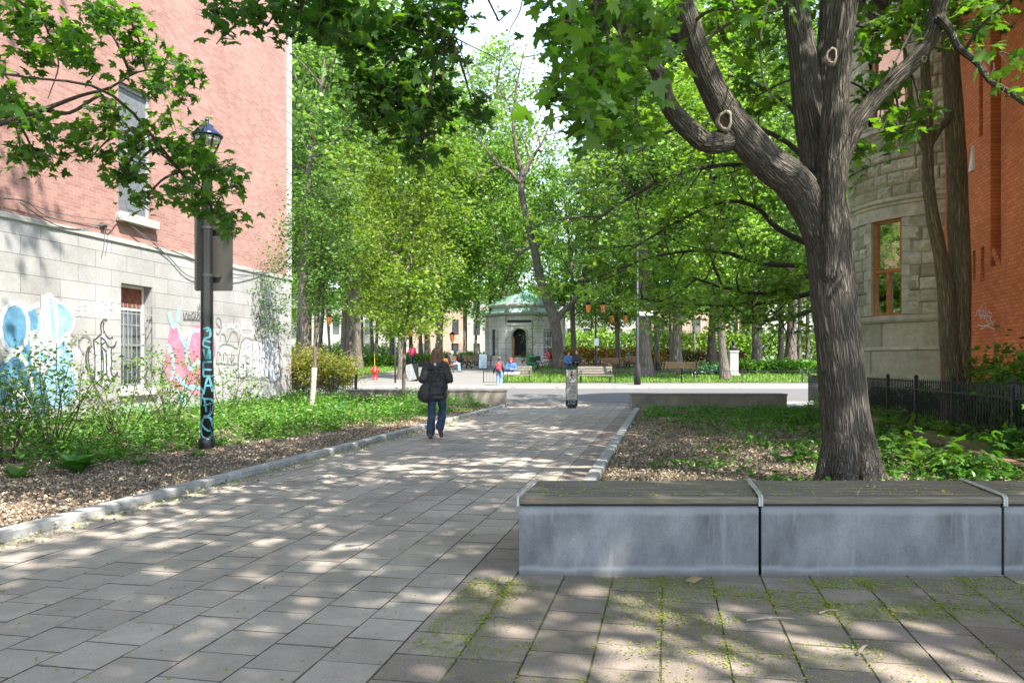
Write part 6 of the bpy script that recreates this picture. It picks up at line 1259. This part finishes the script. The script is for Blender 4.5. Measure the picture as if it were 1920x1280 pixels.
text("RUE PIÉTONNE", .042, (0, Yf, .785), tm, M_ink); text("Montréal", .042, (0, Yf, .285), tm, M_ink)
mb = MB(); r = np.random.default_rng(4)
for z in (.14, .18, .22):
    for x in (-.1, -.05, 0, .05, .1): mb.box((x+r.normal(0, .006), Yf+.002, z), (.018, .004, .018))
mb.build("stickers", M_white, tm)
# ================================================================== street furniture
def park_lamp(label, loc, h, double=True, s=1.0, notice=False):
    t = thing("park_lamp", label, "park lamp", loc, 0, "orange lanterns of the park"); t.scale = (s,)*3
    MB().lathe([(.16, 0), (.16, .1), (.11, .2), (.11, .7), (.07, .8), (.055, h-.4), (.075, h-.3), (.03, h-.05), (.05, h), (.005, h+.1)], n=12).build("pole", M_iron, t, True)
    xs = (-.48, .48) if double else (0,)
    if double: MB().tube(smoothline([(-.48, 0, h-.28), (-.3, 0, h-.5), (0, 0, h-.32), (.3, 0, h-.5), (.48, 0, h-.28)], 4), .028, 6).build("cross_arm", M_iron, t)
    for x in xs:
        z = h-.28 if double else h; l = MB().lathe([(.08, z), (.12, z+.05), (.2, z+.5), (.03, z+.51)], (x, 0, 0), 6).build("lantern_glass", M_orange, t); m_ = MB().lathe([(.22, z+.5), (.23, z+.53), (.12, z+.66), (.04, z+.7), (.01, z+.78)], (x, 0, 0), 6)
        for k in range(6): a = k*math.pi/3; m_.bar((x+.12*math.cos(a), .12*math.sin(a), z+.05), (x+.2*math.cos(a), .2*math.sin(a), z+.5), .018)
        m_.build("lantern_frame", M_iron, l)
    if notice: MB().box((.03, -.09, 1.85), (.3, .02, .48)).build("notice", M_white, t)
    return t
p = G_(1117, 694.5); park_lamp("black park lamp with two orange lanterns and a white notice, right of the kiosk", p, (694.5-578)*p.y/FPX, True, 1, True)
p = G_(1160, 690.5); park_lamp("park lamp with two orange lanterns before a pale trunk, left of the grey pole", p, (690-597)*p.y/FPX); p = G_(617, 692); park_lamp("orange park lantern above the yellow hedge", p, (692-608)*p.y/FPX, False)
p = G_(768, 688); park_lamp("orange park lantern beside the young maple trunk", p, (688-630)*p.y/FPX, False); p = G_(848, 688); park_lamp("orange park lantern right of the walking woman's head", p, (688-640)*p.y/FPX, False)
def pole(label, loc, h, r0, mat, sign=None):
    t = thing("street_pole", label, "pole", loc); MB().lathe([(r0*2.2, 0), (r0*2.2, .6), (r0*1.9, .9), (r0, 1.1), (r0*.8, h)], n=14).build("pole", mat, t, True)
    if sign: MB().box(sign[0], sign[1], bev=.01).build("sign_plate", M_white, t)
    return t
p = G_(1195, 725); pole("dark flared grey street pole at the kerb with a small white plate", p, 6.5, .07, M_iron, ((.40, 0, 3.32), (.62, .03, .2)))
p = G_(741, 721); t = thing("street_pole", "thin pale grey pole between the hydrant and the young maple", "pole", p); MB().lathe([(.04, 0), (.04, 2.9)], n=8).build("pole", M_alu, t, True); MB().box((0, -.05, 2.6), (.05, .02, .6)).build("sign_plate", M_alu, t)
p = G_(703, 713); hy = thing("fire_hydrant", "red fire hydrant with a yellow marker rod on the park edge", "hydrant", p)
MB().lathe([(.16, 0), (.16, .05), (.12, .07), (.12, .48), (.15, .5), (.15, .55), (.13, .57), (.12, .66), (.07, .73), (.03, .75), (.03, .79)], n=18).build("barrel", M_hyd, hy, True)
for s in (-1, 1): MB().tube([(0, 0, .52), (s*.22, 0, .52)], [.07, .065], 12).build("side_nozzle", M_hyd, hy, True)
MB().tube([(0, 0, .45), (0, -.2, .45)], [.085, .08], 12).build("front_nozzle", M_hyd, hy, True); MB().tube([(-.02, .1, .5), (-.05, .1, 1.5)], .012, 6).build("marker_rod", M_yellow, hy)
def a_board(label, loc, rz, w_, h, c):
    t = thing("folding_board", label, "sign board", loc, rz, "folding boards on the plaza"); 
    for s in (-1, 1): MB().box((0, s*.16, h/2), (w_, .02, h), ax=[(1, 0, 0), (0, .97, -s*.25), (0, s*.25, .97)]).build("board_leaf", M_iron, t); 
    MB().box((0, -.182, h/2+.02), (w_-.07, .006, h-.12), ax=[(1, 0, 0), (0, .97, .25), (0, -.25, .97)]).build("poster", c, t); return t
ab_ = a_board("tilted white folding board between the leaning trunk and the walking woman", G_(776, 715.5), R_(-35), .55, .92, flat("white_poster", (.6, .62, .58), .6, var=.3, sc_=8)); ab_.rotation_euler = (0, R_(-12), R_(-25))
a_board("folding board with a pale blue poster left of the kiosk", G_(905, 693), R_(8), .6, 1.1, flat("pale_blue_poster", (.5, .58, .66), .6, var=.35, sc_=6))
# bust on pedestal
p = G_(1375, 704); bs = thing("bust_monument", "dark bronze bust on a pale stone pedestal beside the leaning park tree", "monument", p)
MB().box((0, 0, .06), (.62, .62, .14), bev=.01).box((0, 0, .72), (.46, .46, 1.24), bev=.015).box((0, 0, 1.38), (.54, .54, .1), bev=.02).build("pedestal", M_stone, bs)
m_ = MB(); m_.ellip((0, 0, 1.56), (.25, .15, .16)); m_.capsule((0, 0, 1.62), (0, -.02, 1.8), .075, .07); m_.ellip((0, -.02, 1.9), (.095, .12, .14)); m_.ellip((0, -.1, 1.83), (.05, .05, .06)); m_.capsule((0, -.13, 1.91), (0, -.15, 1.87), .012, .018, 6)
for s in (-1, 1): m_.ellip((s*.1, .0, 1.89), (.015, .025, .04), 8, 6); m_.ellip((s*.035, -.12, 1.925), (.02, .015, .012), 8, 6)
mobj("bust", remeshed(m_, "bust", .02, 2), M_bronze, bs)
# low hoop fence of the park
def low_fence(label, pts, h=.72):
    t = thing("low_fence", label, "fence", pts[0], 0, "low iron fences of the park"); o = Vector(pts[0]); ra, pk = MB(), MB()
    for i in range(len(pts)-1):
        a, b = Vector(pts[i])-o, Vector(pts[i+1])-o; L_ = (b-a).length; n = int(L_/.15); ra.bar(a+Vector((0, 0, h-.08)), b+Vector((0, 0, h-.08)), .02); ra.bar(a+Vector((0, 0, .1)), b+Vector((0, 0, .1)), .02)
        for k in range(n+1): c = a.lerp(b, k/n); pk.box((c.x, c.y, c.z+h/2), (.012, .012, h))
        m = max(1, int(L_/2.4))
        for k in range(m+1): c = a.lerp(b, k/m); MB().box((c.x, c.y, c.z+h/2+.03), (.04, .04, h+.06)).build("post", M_iron, t)
    ra.build("rail", M_iron, t); pk.build("pickets", M_iron, t)
def gq(x, y): return Vector((x, y, gz(y)))
low_fence("low iron fence with thin pickets in front of the lawn, right of the child", [gq(-1.35, 37.4), gq(8, 37.2), gq(16.5, 37.1)])
low_fence("low iron fence along the park path, behind the kiosk tree", [gq(3.5, 49), gq(9, 49.2), gq(14, 49)], .6)
# hedges and beds of the park
def hedge(name, label, c, sx, sy, h, n, seed, mat, size, cat="hedge", group=None):
    r = np.random.default_rng(seed); P = np.column_stack([r.uniform(-sx/2, sx/2, n), r.uniform(-sy/2, sy/2, n), r.uniform(.0, 1, n)**.7*h]); P[:, 2] *= (.8+.35*np.array([mnoise.noise(Vector((x*1.3, y, seed))) for x, y in P[:, :2]])+.2)
    t = thing(name, label, cat, c, 0, group); leaf_obj("foliage", r, P, r.uniform(size*.5, size*1.3, n), OVAL, mat, t, tilt=.7); mb = MB()
    for k in range(int(sx*3)): x = -sx/2+sx*(k+.5)/int(sx*3); mb.tube([(x, 0, 0), (x+r.normal(0, .05), r.normal(0, .05), h*.7)], .012, 4)
    mb.build("stems", M_twig, t); return t
hedge("barberry_hedge", "orange barberry hedge right of the kiosk, behind the lanterns", gq(7.0, 58), 8.5, 1.3, 1.35, 6500, 611, M_barb, .15); hedge("barberry_hedge", "dull red hedge behind the long brown bench", gq(14.2, 62), 8, 1.3, 1.2, 6000, 612, leafmat("dull_barberry", [(.13, .05, .03), (.2, .08, .05), (.12, .1, .04)], .3, 1.1), .15)
hedge("green_bed", "bed of bright green plants left of the bust", gq(12.6, 49.5), 5.5, 2.5, .55, 3500, 613, M_bgleaf2, .2, "plant bed"); hedge("green_bed", "bed of green plants right of the bust", gq(17.2, 48.5), 6.5, 2.5, .75, 4500, 614, M_bgleaf, .2, "plant bed"); hedge("iris_bed", "bluish leaved plant bed just left of the bust", gq(11.6, 46.5), 2.6, 1.4, .5, 1500, 615, MATS["iris_leaf"], .2, "plant bed")
hedge("dark_shrubs", "dark green shrubs behind the hydrant lawn", gq(-11.5, 59.5), 9, 1.6, .9, 6000, 616, M_leaf, .18, "shrub"); hedge("dark_shrubs", "dark green shrubs between the far trunks left of the kiosk", gq(-5.5, 72), 9, 1.6, 1.1, 4500, 617, M_bgleaf, .2, "shrub")
hedge("far_shrubs", "row of shrubs far behind the park on the right", gq(24, 84), 44, 3, 3.4, 22000, 618, M_bgleaf, .34, "shrub"); hedge("far_shrubs", "row of shrubs far behind the park on the left", gq(-26, 92), 26, 3, 2.2, 9000, 619, M_bgleaf, .3, "shrub")
# far buildings across the park
def far_building(label, x0, x1, y, h, mat, floors, seed, bay=2.6):
    t = thing("town_house", label, "building", ((x0+x1)/2, y, gz(y)), 0, "pale buildings beyond the park"); W_ = x1-x0; nb = int(W_/bay); fh = h/floors; hs = []
    for f in range(floors):
        for k in range(nb): cx = -W_/2+W_*(k+.5)/nb; hs.append((cx-.55, cx+.55, f*fh+.9, f*fh+fh-.5, .2))
    mb = MB(); wallholes(mb, -W_/2, W_/2, 0, h, hs); mb.box((0, 5.3, h/2), (W_, 10, h)); mb.build("facade", mat, t)
    for i, q in enumerate(hs): f_ = MB().box(((q[0]+q[1])/2, .16, (q[2]+q[3])/2), (1.1, .04, q[3]-q[2])).build("window", M_glassd, t)
    MB().box((0, 4.9, h+.2), (W_+.5, 11.2, .5)).build("cornice", M_stone, t)
far_building("pale stone building beyond the park, left of the hydrant", -52, -34, 128, 13, M_facade, 4, 1); far_building("white building beyond the park, between the trunks above the hydrant", -33, -17, 130, 12, M_facade, 3, 2); far_building("pinkish building beyond the park, above the walking woman", -16.5, -8, 131, 12, M_facade2, 3, 3)
far_building("pale building beyond the park, left of the kiosk", -7.5, 2, 132, 12, M_facade, 3, 4); far_building("pale building beyond the park, behind the orange hedge", 3, 22, 132, 13, M_facade, 4, 5); far_building("pinkish building beyond the park, behind the bust", 23, 38, 130, 12, M_facade2, 3, 6); far_building("white building beyond the park, near the iron fence corner", 39, 62, 128, 13, M_facade, 4, 7)
# parked cars on the far street
def car(label, loc, rz, mat, van=False):
    t = thing("parked_van" if van else "parked_car", label, "van" if van else "car", loc, rz, "vehicles parked beyond the park"); H = 1.9 if van else 1.42
    prof = [(-2.2, .35), (-2.2, .8), (-2.1, H*.62), (-1.7, H) if van else (-1.5, H*.98), (.6 if not van else 1.2, H), (1.25 if not van else 1.7, H*.66), (2.1, H*.58), (2.25, .7), (2.2, .35)]
    mb = MB(); n = len(prof); mb.add([(x, -.85, z) for x, z in prof]+[(x, .85, z) for x, z in prof], [tuple(range(n)), tuple(range(2*n-1, n-1, -1))]+[(i, n+i, n+(i+1) % n, (i+1) % n) for i in range(n)]); mb.build("body", mat, t)
    for s in (-1, 1):
        MB().add([(-1.6, s*.86, H*.64), (1.1, s*.86, H*.64), (.6, s*.86, H*.93), (-1.4, s*.86, H*.93)], [(0, 1, 2, 3)]).build("side_window", M_glassd, t)
        for x in (-1.35, 1.4): MB().tube([(x, s*.7, .33), (x, s*.88, .33)], .33, 16).build("wheel", M_ink, t)
M_carw, M_carb, M_carg = flat("white_car_paint", (.75, .76, .78), .2, bmp=0), flat("blue_car_paint", (.06, .14, .4), .2, bmp=0), flat("silver_car_paint", (.4, .42, .45), .25, .5, bmp=0)
for px, m_, v, l in ((1168, M_carg, 0, "silver car beyond the orange hedge"), (1442, M_carw, 1, "white van beyond the bust, left of the stout trunk"), (1500, M_carb, 0, "blue car near the iron fence corner"), (1540, M_carw, 0, "white car beside the big trunk edge"), (880, M_carw, 1, "white van left of the kiosk"), (690, M_carw, 0, "white car above the hydrant lawn"), (800, M_carg, 0, "silver car left of the walking woman's head")):
    Y = 112; car(l+", far beyond the park", Vector(((px-960)/FPX*Y, Y, gz(Y))), 0, m_, v)
# twigs and a dead leaf lying on the square
def stick(label, a, b, r): t = MB(); t.tube(smoothline([a, (Vector(a)+Vector(b))/2+Vector((.01, .015, .004)), b], 4), lerp_r([r, r*.8, r*.4], 9), 6); o = t.build("fallen_twig", M_palebark if 0 else M_twig2); tag(o, label, "twig", "twigs on the paving")
M_twig2 = flat("dry_twig", (.2, .17, .13), .9, var=.4, sc_=30)
def gq2(px, py): Y = 2072.0/(py-HZ); return Vector(((px-960)/FPX*Y, Y, .012))
stick("longest dry twig lying on the square in front of the middle bench", gq2(1398, 1166), gq2(1490, 1163), .009); stick("short forked twig right of the longest one", gq2(1535, 1153), gq2(1570, 1147), .007); stick("short grey twig nearest to the viewer", gq2(1608, 1228), gq2(1628, 1212), .009)
o = MB().add([gq2(1285, 1092)[:], gq2(1302, 1096)[:], (gq2(1318, 1092)+Vector((0, 0, .02)))[:], (gq2(1300, 1086)+Vector((0, 0, .015)))[:]], [(0, 1, 2, 3)]).build("dead_leaf", flat("dead_leaf_brown", (.3, .2, .09), .8, var=.4)); tag(o, "curled dead leaf at the foot of the corner bench", "leaf")
